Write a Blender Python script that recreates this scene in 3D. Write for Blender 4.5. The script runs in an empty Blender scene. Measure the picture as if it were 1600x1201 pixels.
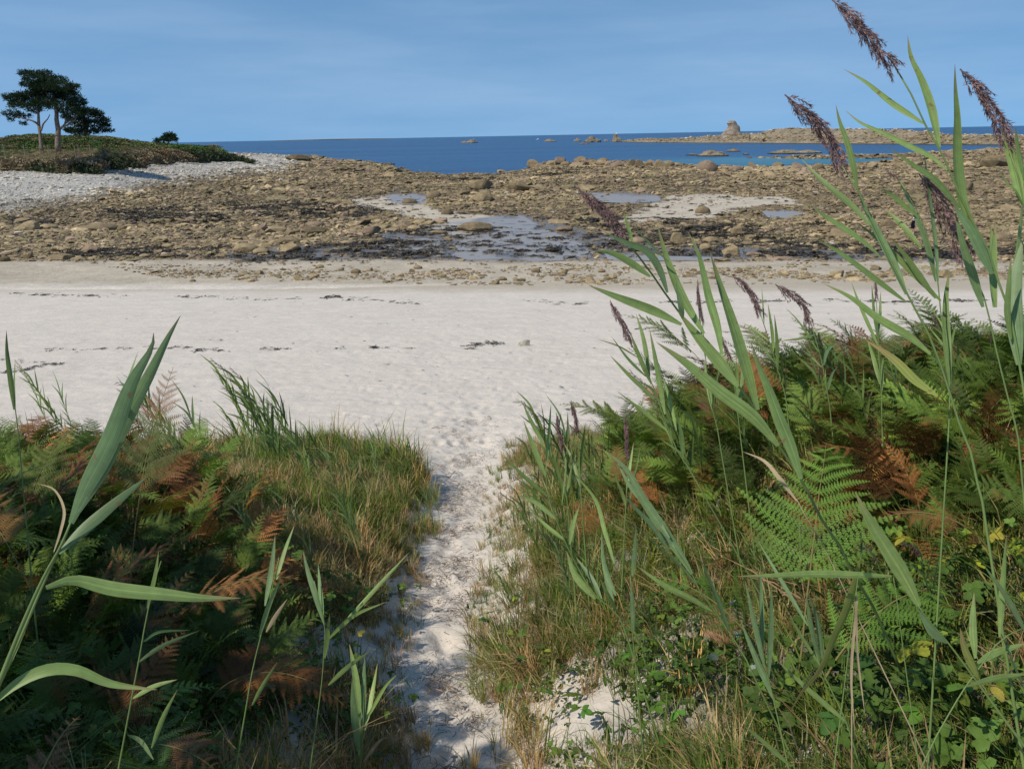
import bpy, math, random
import numpy as np
from mathutils import Matrix, Vector
random.seed(7); rng = np.random.default_rng(7)
R = math.radians
sc = bpy.context.scene
C = sc.collection

# ------------------------------------------------------------ camera, sky, sun, exposure
CAM = np.array([0.0, 0.0, 12.5]); F = 1305.0; PITCH = R(16.57); ROLL = R(-1.13)
cam = bpy.data.objects.new('camera', bpy.data.cameras.new('camera')); C.objects.link(cam)
cam.data.sensor_width = 36; cam.data.lens = 36*F/1600; cam.data.clip_end = 80000; cam.data.clip_start = 0.05
CM = Matrix.Translation(Vector(CAM)) @ Matrix.Rotation(math.pi/2-PITCH, 4, 'X') @ Matrix.Rotation(ROLL, 4, 'Z')
cam.matrix_world = CM; sc.camera = cam
RM = np.array(CM.to_3x3())
SUN_AZ = math.atan2(-0.84, -0.54); SUN_EL = R(50)
w = bpy.data.worlds.new('World'); sc.world = w; w.use_nodes = True
nt = w.node_tree; nt.nodes.clear()
def N(nt, t, **k):
    n = nt.nodes.new(t)
    for a, b in k.items(): setattr(n, a, b)
    return n
out = N(nt, 'ShaderNodeOutputWorld'); bg = N(nt, 'ShaderNodeBackground'); bg.inputs[1].default_value = 0.125
sky = N(nt, 'ShaderNodeTexSky', sky_type='NISHITA', sun_disc=False)
sky.sun_elevation = SUN_EL; sky.sun_rotation = SUN_AZ
sky.air_density = 1.0; sky.dust_density = 0.0; sky.ozone_density = 2.2; sky.altitude = 0
tc = N(nt, 'ShaderNodeTexCoord'); mp = N(nt, 'ShaderNodeMapping'); mp.inputs['Scale'].default_value = (1.3, 1.0, 9)
mp.inputs['Rotation'].default_value = (R(4), R(6), 0)
nz = N(nt, 'ShaderNodeTexNoise'); nz.inputs['Scale'].default_value = 1.6; nz.inputs['Detail'].default_value = 6; nz.inputs['Roughness'].default_value = .55
rp = N(nt, 'ShaderNodeValToRGB'); rp.color_ramp.elements[0].position = .44; rp.color_ramp.elements[0].color = (0, 0, 0, 1)
rp.color_ramp.elements[1].position = .8; rp.color_ramp.elements[1].color = (.22, .22, .22, 1)
tint = N(nt, 'ShaderNodeMix', data_type='RGBA', blend_type='MULTIPLY'); tint.inputs[0].default_value = 1
tint.inputs[7].default_value = (.84, 1.04, 1.05, 1)
mx = N(nt, 'ShaderNodeMix', data_type='RGBA'); mx.inputs[7].default_value = (4.6, 5.6, 6.8, 1)
L = nt.links.new
sm = N(nt, 'ShaderNodeMapping'); sm.inputs['Scale'].default_value = (1, 1, .8); sm.inputs['Location'].default_value = (0, 0, .30)
vn = N(nt, 'ShaderNodeVectorMath', operation='NORMALIZE'); L(tc.outputs['Generated'], sm.inputs[0]); L(sm.outputs[0], vn.inputs[0]); L(vn.outputs[0], sky.inputs[0])
L(tc.outputs['Generated'], mp.inputs[0]); L(mp.outputs[0], nz.inputs[0]); L(nz.outputs[0], rp.inputs[0])
L(sky.outputs[0], tint.inputs[6]); L(tint.outputs[2], mx.inputs[6]); L(rp.outputs[0], mx.inputs[0]); L(mx.outputs[2], bg.inputs[0]); L(bg.outputs[0], out.inputs[0])
sl = bpy.data.lights.new('sun', 'SUN'); sl.energy = 3.8; sl.angle = R(.5); sl.color = (1, .925, .79)
so = bpy.data.objects.new('sun', sl); C.objects.link(so)
sd = Vector((math.sin(SUN_AZ)*math.cos(SUN_EL), math.cos(SUN_AZ)*math.cos(SUN_EL), math.sin(SUN_EL)))
so.rotation_euler = sd.to_track_quat('Z', 'Y').to_euler(); so.location = (-20, -20, 60)
sc.view_settings.view_transform = 'Standard'; sc.view_settings.look = 'None'; sc.view_settings.gamma = 1
sc.view_settings.exposure = 0.22; sc.view_settings.use_curve_mapping = False
sc.cycles.use_denoising = True; sc.cycles.max_bounces = 6; sc.cycles.transparent_max_bounces = 8
sc.cycles.diffuse_bounces = 3; sc.cycles.glossy_bounces = 2; sc.cycles.sample_clamp_indirect = 4

# ------------------------------------------------------------ helpers: noise, projection
def vnoise(x, y, s=0):
    x = np.asarray(x, float); y = np.asarray(y, float)
    ix = np.floor(x).astype(np.int64); iy = np.floor(y).astype(np.int64); fx = x-ix; fy = y-iy
    fx = fx*fx*(3-2*fx); fy = fy*fy*(3-2*fy)
    def h(a, b):
        v = (a*374761393 + b*668265263 + s*974634777) & 0xffffffff
        v = ((v ^ (v >> 13))*1274126177) & 0xffffffff
        v = ((v ^ (v >> 16))*2246822519) & 0xffffffff
        return ((v ^ (v >> 15)) & 0xffffff)/float(0xffffff)
    return (h(ix, iy)*(1-fx)+h(ix+1, iy)*fx)*(1-fy)+(h(ix, iy+1)*(1-fx)+h(ix+1, iy+1)*fx)*fy
def fbm(x, y, s=0, o=4):
    v = 0; a = .5; t = 0
    for i in range(o):
        v = v+a*vnoise(x*2**i, y*2**i, s+i*17); t += a; a *= .5
    return v/t
def sst(a, b, x): t = np.clip((x-a)/(b-a), 0, 1); return t*t*(3-2*t)
def ray(px, py):
    d = RM @ np.array([px-800.0, 600.5-py, -F]); return d/(-(d @ np.array(RM[:, 2])))*1.0   # unit depth
def at(px, py, D): return CAM + ray(px, py)*D                 # a photo point at depth D metres
def proj(P):
    q = (np.asarray(P)-CAM) @ RM
    z = -q[..., 2]; z = np.where(z < .01, .01, z)
    return 800+q[..., 0]/z*F, 600.5-q[..., 1]/z*F
def atz(px, py, z):
    d = ray(px, py); return CAM + d*((z-CAM[2])/d[2])
def pmask(px, py, poly, soft=4, ys=2.5):
    """soft inside test of photo-outlined zones, in units of photo pixels"""
    px = np.asarray(px, float); py = np.asarray(py, float)*ys
    P = np.array(poly, float); P[:, 1] *= ys
    ins = np.zeros(px.shape, bool); d = np.full(px.shape, 1e9)
    for (x0, y0), (x1, y1) in zip(P, np.roll(P, -1, 0)):
        c = ((y0 > py) != (y1 > py)) & (px < (x1-x0)*(py-y0)/((y1-y0) or 1e-9)+x0); ins ^= c
        t = np.clip(((px-x0)*(x1-x0)+(py-y0)*(y1-y0))/((x1-x0)**2+(y1-y0)**2+1e-9), 0, 1)
        d = np.minimum(d, np.hypot(px-x0-t*(x1-x0), py-y0-t*(y1-y0)))
    s = np.where(ins, d, -d)
    return np.clip(.5+s/(2*soft), 0, 1)

# ------------------------------------------------------------ ground height
PY = [-8, -3, 0, 1.5, 3.2, 4.75, 8.4, 12, 18, 30, 45, 58, 64, 72, 90]
PZ = [11.3, 11.1, 10.85, 10.5, 9.7, 9.34, 8.5, 7.75, 6.95, 5.6, 3.75, 2.25, 1.7, 1.2, .8]
def xpath(y): return np.interp(y, [0, 3.2, 4.75, 6, 8.4, 12, 16], [-.1, -.32, -.48, -.55, -.62, -.72, -.6])
def Hnear(x, y):
    z = np.interp(y, PY, PZ); xc = xpath(y)
    hr = np.interp(y, [0, 2, 3.5, 5, 7, 10, 13, 15], [.3, .75, .95, 1.15, 1.0, .4, .12, 0])
    hl = np.interp(y, [0, 2.8, 4, 5.5, 7, 10, 13, 14], [.2, .35, .75, .8, .5, .2, .05, 0])
    dr = x-xc-.25; dl = xc-.25-x
    z = z + hr*sst(0, 1, dr/2.3) + .12*sst(0, .5, dr)*sst(13.5, 10, y) + hl*sst(0, 1, dl/2.0)+.14*sst(0, .5, dl)*sst(13, 10, y)
    z = z + .30*sst(1.5, 3.0, dr)*sst(2.4, 3.6, y)*sst(9, 6, y)
    return z
cps = []
def cp(px, py, z): p = atz(px, py, z); cps.append((p[0], p[1], z))
def cd(px, d, z): r = ray(px, 230); r = r/math.hypot(r[0], r[1]); cps.append((r[0]*d, r[1]*d, z))
for yy in (46, 52, 58, 64, 70):
    for u in (-1.0, -.62, -.3, 0, .3, .62, 1.0):
        cps.append((u*yy, yy, float(np.interp(yy, PY, PZ))+(.35 if u < -.3 else 0)))
for t in [(0,392,1.5),(200,380,1.0),(400,380,.9),(600,380,.72),(800,380,.6),(1000,380,.6),(1200,385,.8),(1400,380,1.0),(1590,380,1.3),(-150,370,1.8),(1750,360,1.8),
          (0,350,1.5),(200,350,1.1),(400,350,.9),(600,350,.75),(800,345,.6),(1000,340,.65),(1200,345,.8),(1400,345,1.2),(1590,340,1.6),
          (0,325,2.3),(150,320,1.8),(300,315,1.3),(450,315,.9),(600,312,.7),(800,315,.9),(1000,310,.6),(1200,312,.8),(1400,310,1.4),(1590,300,2.0),(-150,320,3),(1750,290,2.6),
          (0,300,3.4),(150,295,3.0),(300,285,2.4),(450,285,1.6),(600,285,1.2),(700,290,1.0),(850,285,1.4),(1000,285,1.5),(1200,285,1.6),(1400,280,2.1),(1590,270,2.6),
          (0,272,6),(150,268,6),(250,255,6),(350,245,6),(430,240,5),(-150,276,6),
          (360,262,4.2),(430,262,2.7),(500,262,1.8),(600,266,1.0),(650,268,.5),(700,276,.15),(770,277,.15),(820,267,.9),(880,257,2.6),(960,256,2.6),(1050,260,2.2),(1120,264,2.0),(1200,264,2),(1300,263,2.2),(880,254,2.9),(960,253,2.9),(1040,257,2.5),(920,251,3.2),(1430,256,2.2),(1530,243,3.2),(1600,230,4.2),(1750,225,4.5),
          (500,250,1.2),(600,256,.6),(440,247,2.2),(1250,243,.7),(1350,243,.8),(1450,241,1.4),(1500,237,2.2),(1200,252,-.6),(1300,251,-.6),(1400,250,-.4),(740,266,-1),(1480,228,-.8)]: cp(*t)
for t in [(740,320,-2),(700,340,-2),(800,350,-2),(650,420,-2),(600,560,-2),(520,800,-2),(440,1000,-2),(880,400,-2.5),(980,400,-2.5),(1080,350,-2),(1150,345,-2),(1300,470,-2),(1200,500,-2.5),(1450,520,-1.5),(1550,560,-1.5),
          (1650,600,-1),(1800,500,2),(300,900,-2),(0,900,-2),(-200,700,-1),(800,600,-3),(1200,900,-3),(1600,1000,-3),(300,1500,-3),(800,1500,-3),(1400,1500,-3),(-200,1500,-3),(1900,1500,-3),(1800,900,-3)]: cd(*t)
cps = np.array(cps); CU = np.stack([cps[:, 0]/cps[:, 1], np.log(cps[:, 1])*.9], 1)
def tk(r): return r*r*np.log(r+1e-9)
_n = len(cps); K = tk(np.linalg.norm(CU[:, None]-CU[None], axis=2))+np.eye(_n)*2e-3
Pm = np.c_[np.ones(_n), CU]; A = np.block([[K, Pm], [Pm.T, np.zeros((3, 3))]])
W = np.linalg.solve(A, np.r_[cps[:, 2], 0, 0, 0])
def Hfar(x, y):
    x = np.asarray(x, float); y = np.maximum(np.asarray(y, float), 40); sh = x.shape
    U = np.stack([(x/y).ravel(), (np.log(y)*.9).ravel()], 1); o = np.empty(len(U))
    for i in range(0, len(U), 40000):
        u = U[i:i+40000]; o[i:i+40000] = tk(np.linalg.norm(u[:, None]-CU[None], axis=2)) @ W[:_n]+W[_n]+u @ W[_n+1:]
    return o.reshape(sh)
# zones outlined on the photograph
POOLS = [[(915,299),(960,300),(1030,304),(1032,314),(990,318),(940,316),(925,308)],
         [(600,302),(650,300),(672,306),(668,318),(630,320),(605,312)],
         [(735,352),(770,334),(812,334),(830,345),(870,365),(930,388),(940,402),(860,408),(740,408),(700,398),(720,375)],
         [(560,392),(620,378),(660,372),(700,376),(690,396),(600,404)],
         [(1190,330),(1225,326),(1260,332),(1235,341),(1200,340)],
         [(945,396),(1050,400),(1130,402),(1130,407),(950,407)],
         [(1100,325),(1235,338),(1200,342)],[(20,398),(90,398),(80,402),(30,402)]]
POOLS = POOLS[:6]
SANDS = [[(540,312),(590,305),(640,308),(690,330),(780,336),(770,350),(700,350),(620,335),(560,325)],
         [(960,350),(990,325),(1040,307),(1120,302),(1240,309),(1252,319),(1150,327),(1110,341),(1010,348)],
         [(640,352),(720,350),(800,356),(840,376),(700,372)]]
def zbase(x, y):
    x = np.asarray(x, float); y = np.asarray(y, float)
    k = sst(46, 66, y); zf = Hfar(x, y) if np.any(k > 0) else 0
    return Hnear(x, y)*(1-k)+zf*k
PL = []
for P in POOLS:
    c = np.mean(P, 0); p = atz(c[0], c[1], .7); z = float(zbase(p[0:1], p[1:2])[0]); p = atz(c[0], c[1], z); z = float(zbase(p[0:1], p[1:2])[0]); PL.append(z-.02)
def zones(x, y, z):
    px, py = proj(np.stack([x, y, z], -1)); j = (fbm(x*.25, y*.25, 5)-.5)
    qx = px+j*40; qy = py+j*9
    pool = [pmask(qx, qy, P, 5) for P in POOLS]
    sand = np.max([pmask(qx, qy, P, 5) for P in SANDS], 0)
    return px, py, pool, sand
def H(x, y):
    x = np.asarray(x, float); y = np.asarray(y, float); z = zbase(x, y)
    far = sst(62, 80, y)
    z = z + far*np.where(y < 700, 1, .3)*(fbm(x*.12, y*.12, 3)-.5)*.7*np.clip(y/110, .5, 2.4)
    if np.any(y > 70):
        px, py, pool, sand = zones(x, y, z)
        ok = (y > 60) & (y < 300)
        z = z - sand*ok*.25*(fbm(x*.12, y*.12, 3)-.5)*2
        for m, l, b in zip(pool, PL, (.46, .46, .37, .40, .46, .42)): m = m*ok; z = z*(1-m)+m*(l-.02+.35*(fbm(x*.22+3, y*.5, 9)-.10-b))
    return z
_T = np.geomspace(1.2, 900, 900)
def ghit(px, py, lift=0.0):
    d = ray(px, py); P = CAM+_T[:, None]*d; h = H(P[:, 0], P[:, 1])+lift
    i = int(np.argmax(P[:, 2] < h)); a, b = P[i-1, 2]-h[i-1], P[i, 2]-h[i]; t = a/(a-b)
    return P[i-1]*(1-t)+P[i]*t
def H1(x, y): return float(H(np.array([x]), np.array([y]))[0])

# ------------------------------------------------------------ materials
def mat(name, col=(.5, .5, .5), rough=.8, spec=.3, noise=None, bump=None, attr=None, trans=0, inst=False, wetattr=None, extra=None):
    """noise=(scale, dark, light, detail) multiplies the colour; bump=(scale, strength, distance)"""
    m = bpy.data.materials.new(name); m.use_nodes = True; t = m.node_tree; L = t.links.new
    b = t.nodes['Principled BSDF']; b.inputs['Roughness'].default_value = rough; b.inputs['Specular IOR Level'].default_value = spec
    o = t.nodes['Material Output']; g = N(t, 'ShaderNodeNewGeometry')
    rgb = N(t, 'ShaderNodeRGB'); rgb.outputs[0].default_value = (*col, 1); c = rgb.outputs[0]
    if attr:
        a = N(t, 'ShaderNodeAttribute', attribute_name=attr); c = a.outputs['Color']
    if inst:
        a = N(t, 'ShaderNodeAttribute', attribute_name='tint', attribute_type='INSTANCER'); c = a.outputs['Color']
    def mul(c, f):
        x = N(t, 'ShaderNodeMix', data_type='RGBA', blend_type='MULTIPLY'); x.inputs[0].default_value = 1; L(c, x.inputs[6]); L(f, x.inputs[7]); return x.outputs[2]
    for q in (noise or []):
        s, lo, hi, det = q[:4]; n = N(t, 'ShaderNodeTexNoise'); n.inputs['Scale'].default_value = s; n.inputs['Detail'].default_value = det
        L(g.outputs['Position'], n.inputs['Vector']); r = N(t, 'ShaderNodeMapRange'); r.inputs[1].default_value = .3; r.inputs[2].default_value = .7
        r.inputs[3].default_value = lo; r.inputs[4].default_value = hi; L(n.outputs[0], r.inputs[0]); c = mul(c, r.outputs[0])
    if extra: c = extra(t, g, c, mul)
    L(c, b.inputs['Base Color'])
    if wetattr:
        a = N(t, 'ShaderNodeAttribute', attribute_name=wetattr); r = N(t, 'ShaderNodeMapRange'); r.inputs[3].default_value = rough; r.inputs[4].default_value = .16
        L(a.outputs['Fac'], r.inputs[0]); L(r.outputs[0], b.inputs['Roughness'])
        r2 = N(t, 'ShaderNodeMapRange'); r2.inputs[3].default_value = .15; r2.inputs[4].default_value = .6; L(a.outputs['Fac'], r2.inputs[0]); L(r2.outputs[0], b.inputs['Specular IOR Level'])
    last = None
    for q in (bump or []):
        s, st, di = q; n = N(t, 'ShaderNodeTexNoise'); n.inputs['Scale'].default_value = s; n.inputs['Detail'].default_value = 5
        L(g.outputs['Position'], n.inputs['Vector']); u = N(t, 'ShaderNodeBump'); u.inputs['Strength'].default_value = st; u.inputs['Distance'].default_value = di
        L(n.outputs[0], u.inputs['Height'])
        if last: L(last, u.inputs['Normal'])
        last = u.outputs[0]
    if last: L(last, b.inputs['Normal'])
    if trans:
        tr = N(t, 'ShaderNodeBsdfTranslucent'); L(mul(c, N2(t, (1.5, 1.6, .8))), tr.inputs[0]); ms = N(t, 'ShaderNodeMixShader'); ms.inputs[0].default_value = trans
        L(b.outputs[0], ms.inputs[1]); L(tr.outputs[0], ms.inputs[2]); L(ms.outputs[0], o.inputs[0])
    return m
def N2(t, c): r = N(t, 'ShaderNodeRGB'); r.outputs[0].default_value = (*c, 1); return r.outputs[0]

# ------------------------------------------------------------ object helpers
def mesh(name, V, Fc, m=None, smooth=False, attrs=None):
    me = bpy.data.meshes.new(name); me.from_pydata([tuple(v) for v in V] if not isinstance(V, np.ndarray) else V.tolist(), [], Fc if not isinstance(Fc, np.ndarray) else Fc.tolist()); me.update()
    if m: me.materials.append(m)
    if smooth: me.polygons.foreach_set('use_smooth', np.ones(len(me.polygons), bool))
    for k, v in (attrs or {}).items():
        v = np.asarray(v, np.float32)
        if v.ndim == 1: me.attributes.new(k, 'FLOAT', 'POINT').data.foreach_set('value', v)
        else: me.attributes.new(k, 'FLOAT_COLOR', 'POINT').data.foreach_set('color', np.c_[v, np.ones(len(v))].astype(np.float32).ravel())
    return me
def obj(name, me, parent=None, loc=None, **props):
    o = bpy.data.objects.new(name, me); C.objects.link(o)
    if parent: o.parent = parent
    if loc is not None: o.location = loc
    for k, v in props.items(): o[k] = v
    return o
def thing(name, loc, label, cat, group=None, rz=0, me=None, tintc=None):
    o = bpy.data.objects.new(name, me); C.objects.link(o); o.location = loc; o.rotation_euler = (0, 0, rz)
    o['label'] = label; o['category'] = cat
    if group: o['group'] = group
    if tintc is not None: o['tint'] = [float(c) for c in tintc]
    return o
def copy_thing(src, loc, rz=0, scale=1, label=None, group=None):
    c = src.copy(); C.objects.link(c); c.location = loc; c.rotation_euler = (src.rotation_euler[0], src.rotation_euler[1], rz); c.scale = (scale,)*3 if not hasattr(scale, '__len__') else scale
    if label: c['label'] = label
    if group: c['group'] = group
    for ch in src.children:
        d = ch.copy(); C.objects.link(d); d.parent = c
    return c
class MB:
    def __init__(s): s.v = []; s.f = []; s.a = []
    def add(s, V, Fc, a=None):
        k = len(s.v); s.v += [tuple(p) for p in V]; s.f += [tuple(i+k for i in f) for f in Fc]; s.a += list(a if a is not None else [0]*len(V))
    def tube(s, pts, rad, n=6, cap=True):
        pts = np.array(pts, float); m = len(pts); rad = np.broadcast_to(rad, (m,)); T = np.gradient(pts, axis=0)
        V = []; ref = np.array([.31, .2, .93])
        for i in range(m):
            t = T[i]/(np.linalg.norm(T[i])+1e-12); u = np.cross(t, ref); 
            if np.linalg.norm(u) < .05: u = np.cross(t, [1, 0, 0])
            u /= np.linalg.norm(u); v = np.cross(t, u)
            for k in range(n): an = 2*math.pi*k/n; V.append(pts[i]+rad[i]*(math.cos(an)*u+math.sin(an)*v))
        Fc = [(i*n+k, i*n+(k+1) % n, (i+1)*n+(k+1) % n, (i+1)*n+k) for i in range(m-1) for k in range(n)]
        if cap: Fc.append(tuple(range(n))[::-1]); Fc.append(tuple((m-1)*n+k for k in range(n)))
        s.add(V, Fc, [i/(m-1) for i in range(m) for k in range(n)])
    def mesh(s, name, m, smooth=True): return mesh(name, s.v, s.f, m, smooth, {'along': s.a, 'across': [getattr(s, 'c', {}).get(i, 0.0) for i in range(len(s.v))]})
def cr(pts, n):
    """smooth curve through points, n samples"""
    P = np.array(pts, float)
    if len(P) == 2: return P[0]+(P[1]-P[0])*np.linspace(0, 1, n)[:, None]
    s = np.r_[0, np.cumsum(np.linalg.norm(np.diff(P, axis=0), axis=1))]; s /= s[-1]
    Q = np.vstack([2*P[0]-P[1], P, 2*P[-1]-P[-2]]); o = []
    for t in np.linspace(0, 1, n):
        i = min(max(int(np.searchsorted(s, t, 'right'))-1, 0), len(P)-2); u = (t-s[i])/(s[i+1]-s[i]+1e-12)
        a, b, c, d = Q[i:i+4]; o.append(.5*((2*b)+(-a+c)*u+(2*a-5*b+4*c-d)*u*u+(-a+3*b-3*c+d)*u**3))
    return np.array(o)
def strip(mb, pts, wmax, nrm, fold=.25, twist=0, base=.3, peak=.25, n=14):
    """a grass blade: V-folded ribbon from base to tip"""
    c = cr(pts, n); T = np.gradient(c, axis=0); V = []; a = []
    for i in range(n):
        t = i/(n-1); tt = T[i]/(np.linalg.norm(T[i])+1e-12); nn = np.array(nrm, float); nn = nn-tt*(nn @ tt); nn /= np.linalg.norm(nn)+1e-9
        sd_ = np.cross(tt, nn); an = twist*t; s2 = sd_*math.cos(an)+nn*math.sin(an); n2 = nn*math.cos(an)-sd_*math.sin(an)
        wd = wmax*.5*((base+(1-base)*math.sin(min(t/peak, 1)*math.pi/2))*(1-max(0, (t-peak)/(1-peak))**1.7)**.9)
        wd = max(wd, wmax*.012)
        V += [c[i]-s2*wd, c[i]-n2*fold*wd, c[i]+s2*wd]; a += [t]*3; mb.c = getattr(mb, 'c', {}); k_ = len(mb.v)+len(V)-3; mb.c[k_] = -1.0; mb.c[k_+2] = 1.0
    Fc = [(3*i+k, 3*i+k+1, 3*i+k+4, 3*i+k+3) for i in range(n-1) for k in (0, 1)]
    mb.add(V, Fc, a)

lib = {}
def scatter(name, label, pts, rot, scl, idx, tints, meshes, mat_=None, cat=None):
    """one 'stuff' object: real meshes set on a cloud of points by geometry nodes"""
    col = bpy.data.collections.new(name+'_kinds')
    for i, me in enumerate(meshes): col.objects.link(bpy.data.objects.new('%s_kind_%02d' % (name, i), me))
    me = bpy.data.meshes.new(name); me.vertices.add(len(pts)); me.vertices.foreach_set('co', np.asarray(pts, np.float32).ravel())
    me.attributes.new('rot', 'FLOAT_VECTOR', 'POINT').data.foreach_set('vector', np.asarray(rot, np.float32).ravel())
    me.attributes.new('scl', 'FLOAT_VECTOR', 'POINT').data.foreach_set('vector', np.asarray(scl, np.float32).ravel())
    me.attributes.new('idx', 'INT', 'POINT').data.foreach_set('value', np.asarray(idx, np.int32))
    me.attributes.new('tint', 'FLOAT_COLOR', 'POINT').data.foreach_set('color', np.c_[tints, np.ones(len(pts))].astype(np.float32).ravel())
    me.update(); o = obj(name, me); o['label'] = label; o['kind'] = 'stuff'
    g = bpy.data.node_groups.new(name, 'GeometryNodeTree'); g.interface.new_socket('Geometry', in_out='INPUT', socket_type='NodeSocketGeometry'); g.interface.new_socket('Geometry', in_out='OUTPUT', socket_type='NodeSocketGeometry')
    i = N(g, 'NodeGroupInput'); u = N(g, 'NodeGroupOutput'); ci = N(g, 'GeometryNodeCollectionInfo'); ci.inputs[0].default_value = col; ci.inputs[1].default_value = True; ci.inputs[2].default_value = True
    ip = N(g, 'GeometryNodeInstanceOnPoints'); ip.inputs['Pick Instance'].default_value = True
    def na(nm, ty): a = N(g, 'GeometryNodeInputNamedAttribute', data_type=ty); a.inputs[0].default_value = nm; return a.outputs[0]
    e = N(g, 'FunctionNodeEulerToRotation'); L = g.links.new
    L(i.outputs[0], ip.inputs['Points']); L(ci.outputs[0], ip.inputs['Instance']); L(na('idx', 'INT'), ip.inputs['Instance Index'])
    L(na('rot', 'FLOAT_VECTOR'), e.inputs[0]); L(e.outputs[0], ip.inputs['Rotation']); L(na('scl', 'FLOAT_VECTOR'), ip.inputs['Scale']); L(ip.outputs[0], u.inputs[0])
    md = o.modifiers.new('scatter', 'NODES'); md.node_group = g
    if cat: o['category'] = cat
    return o

# ------------------------------------------------------------ ground, water
def grid(name, ys, xs_of, m, hfun, colfun, dz=0):
    X = np.array([xs_of(y) for y in ys]); Y = np.repeat(ys[:, None], X.shape[1], 1); Z = hfun(X, Y)+dz
    r, c = X.shape; i = np.arange(r*c).reshape(r, c); Fc = np.stack([i[:-1, :-1], i[:-1, 1:], i[1:, 1:], i[1:, :-1]], -1).reshape(-1, 4)
    V = np.stack([X, Y, Z], -1).reshape(-1, 3).astype(np.float32)
    me = bpy.data.meshes.new(name); me.vertices.add(len(V)); me.vertices.foreach_set('co', V.ravel())
    me.loops.add(Fc.size); me.loops.foreach_set('vertex_index', Fc.ravel().astype(np.int32)); me.polygons.add(len(Fc)); me.polygons.foreach_set('loop_start', np.arange(0, Fc.size, 4, dtype=np.int32))
    me.polygons.foreach_set('use_smooth', np.ones(len(Fc), bool)); me.update(calc_edges=True); me.materials.append(m)
    col, wet = colfun(X, Y, Z); me.attributes.new('gcol', 'FLOAT_COLOR', 'POINT').data.foreach_set('color', np.c_[col.reshape(-1, 3), np.ones(r*c)].astype(np.float32).ravel())
    me.attributes.new('wet', 'FLOAT', 'POINT').data.foreach_set('value', wet.ravel().astype(np.float32))
    return obj(name, me, kind='structure')
DRY = np.array([.56, .50, .432]); DAMP = np.array([.40, .345, .27]); MUD = np.array([.19, .16, .135]); ROCKG = np.array([.085, .065, .04]); WHITE = np.array([.46, .44, .41]); WEED = np.array([.055, .043, .027])
GRAV = [(130,409),(400,403),(800,408),(1300,410),(1700,406),(1700,441),(1300,443),(900,447),(500,441),(250,433)]
ROCKZ = [(-300,270),(0,268),(430,236),(600,240),(900,240),(1700,200),(1900,410),(1600,408),(1300,408),(800,408),(400,404),(150,408),(-10,406),(-400,395)]
WEEDZ = [[(100,392),(330,384),(520,376),(620,368),(680,352),(760,358),(800,368),(740,390),(640,404),(480,410),(300,402),(130,404)],
         [(900,368),(1000,352),(1080,350),(1250,372),(1400,384),(1640,386),(1640,402),(1250,403),(1050,402),(960,392)],
         [(0,338),(60,340),(100,350),(0,352)], [(150,325),(300,322),(380,345),(260,350),(160,340)], [(330,318),(480,312),(640,330),(560,345),(400,338)],
         [(800,262),(900,262),(920,272),(830,274)], [(660,268),(780,278),(760,284),(660,276)], [(880,345),(960,338),(1100,345),(1240,362),(1000,362)]]
WHITEZ = [(-300,268),(0,262),(160,262),(320,246),(440,232),(470,250),(430,262),(330,275),(220,290),(100,312),(0,330),(-300,345)]
def farcol(X, Y, Z):
    px, py, pool, sand = zones(X, Y, Z); j = (fbm(X*.15, Y*.15, 21)-.5); qx = px+j*60; qy = py+j*10
    rock = pmask(qx, qy, ROCKZ, 8); grav = pmask(px+j*30, py+j*5, GRAV, 7); wh = pmask(qx, qy, WHITEZ, 22); weed = np.max([pmask(qx, qy, P, 10) for P in WEEDZ], 0)
    weed = weed*sst(.38, .5, fbm(X*.3, Y*.3, 33))
    c = DRY*np.ones(X.shape+(1,)); wet = np.zeros(X.shape)
    def mixc(c, k, col): k = k[..., None]; return c*(1-k)+col*k
    dampk = sst(452, 440, py+j*6); c = mixc(c, dampk, DAMP)
    c = mixc(c, rock*.9, ROCKG); c = mixc(c, wh, WHITE*.8); c = mixc(c, np.clip(weed, 0, 1)*.85, WEED)
    s = sand; c = mixc(c, s, np.array([.43, .375, .30])); pm = np.max(pool, 0); c = mixc(c, pm*.9, MUD); wet = np.maximum(pm*.9, wet)
    wm = pmask(qx, qy, [(350,396),(560,372),(740,340),(830,335),(1000,380),(1500,398),(1500,408),(350,408)], 12); wet = np.maximum(wet, wm*.8); c = mixc(c, wm*.45*(1-s), MUD)
    low = sst(.25, -.3, Z); c = mixc(c, low, np.array([.05, .05, .03])); wet = np.maximum(wet, low)
    return c, wet
def peb(t, g, c, mul):
    v = N(t, 'ShaderNodeTexVoronoi'); v.inputs['Scale'].default_value = 1.3; t.links.new(g.outputs['Position'], v.inputs['Vector'])
    r = N(t, 'ShaderNodeMapRange'); r.inputs[1].default_value = 0; r.inputs[2].default_value = .5; r.inputs[3].default_value = 1.15; r.inputs[4].default_value = .6; t.links.new(v.outputs['Distance'], r.inputs[0]); return mul(c, r.outputs[0])
M_sand = mat('dry_sand', attr='gcol', rough=.95, spec=.1, noise=[(.6, .94, 1.05, 4), (14, .95, 1.04, 5), (160, .86, 1.1, 3)], bump=[(3, .5, .10), (22, .5, .02), (220, .45, .004)], wetattr='wet')
M_far = mat('foreshore_ground', attr='gcol', rough=.95, spec=.1, noise=[(.35, .85, 1.15, 6), (5, .8, 1.15, 5)], bump=[(1.2, .6, .25), (7, .5, .05)], wetattr='wet')

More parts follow.
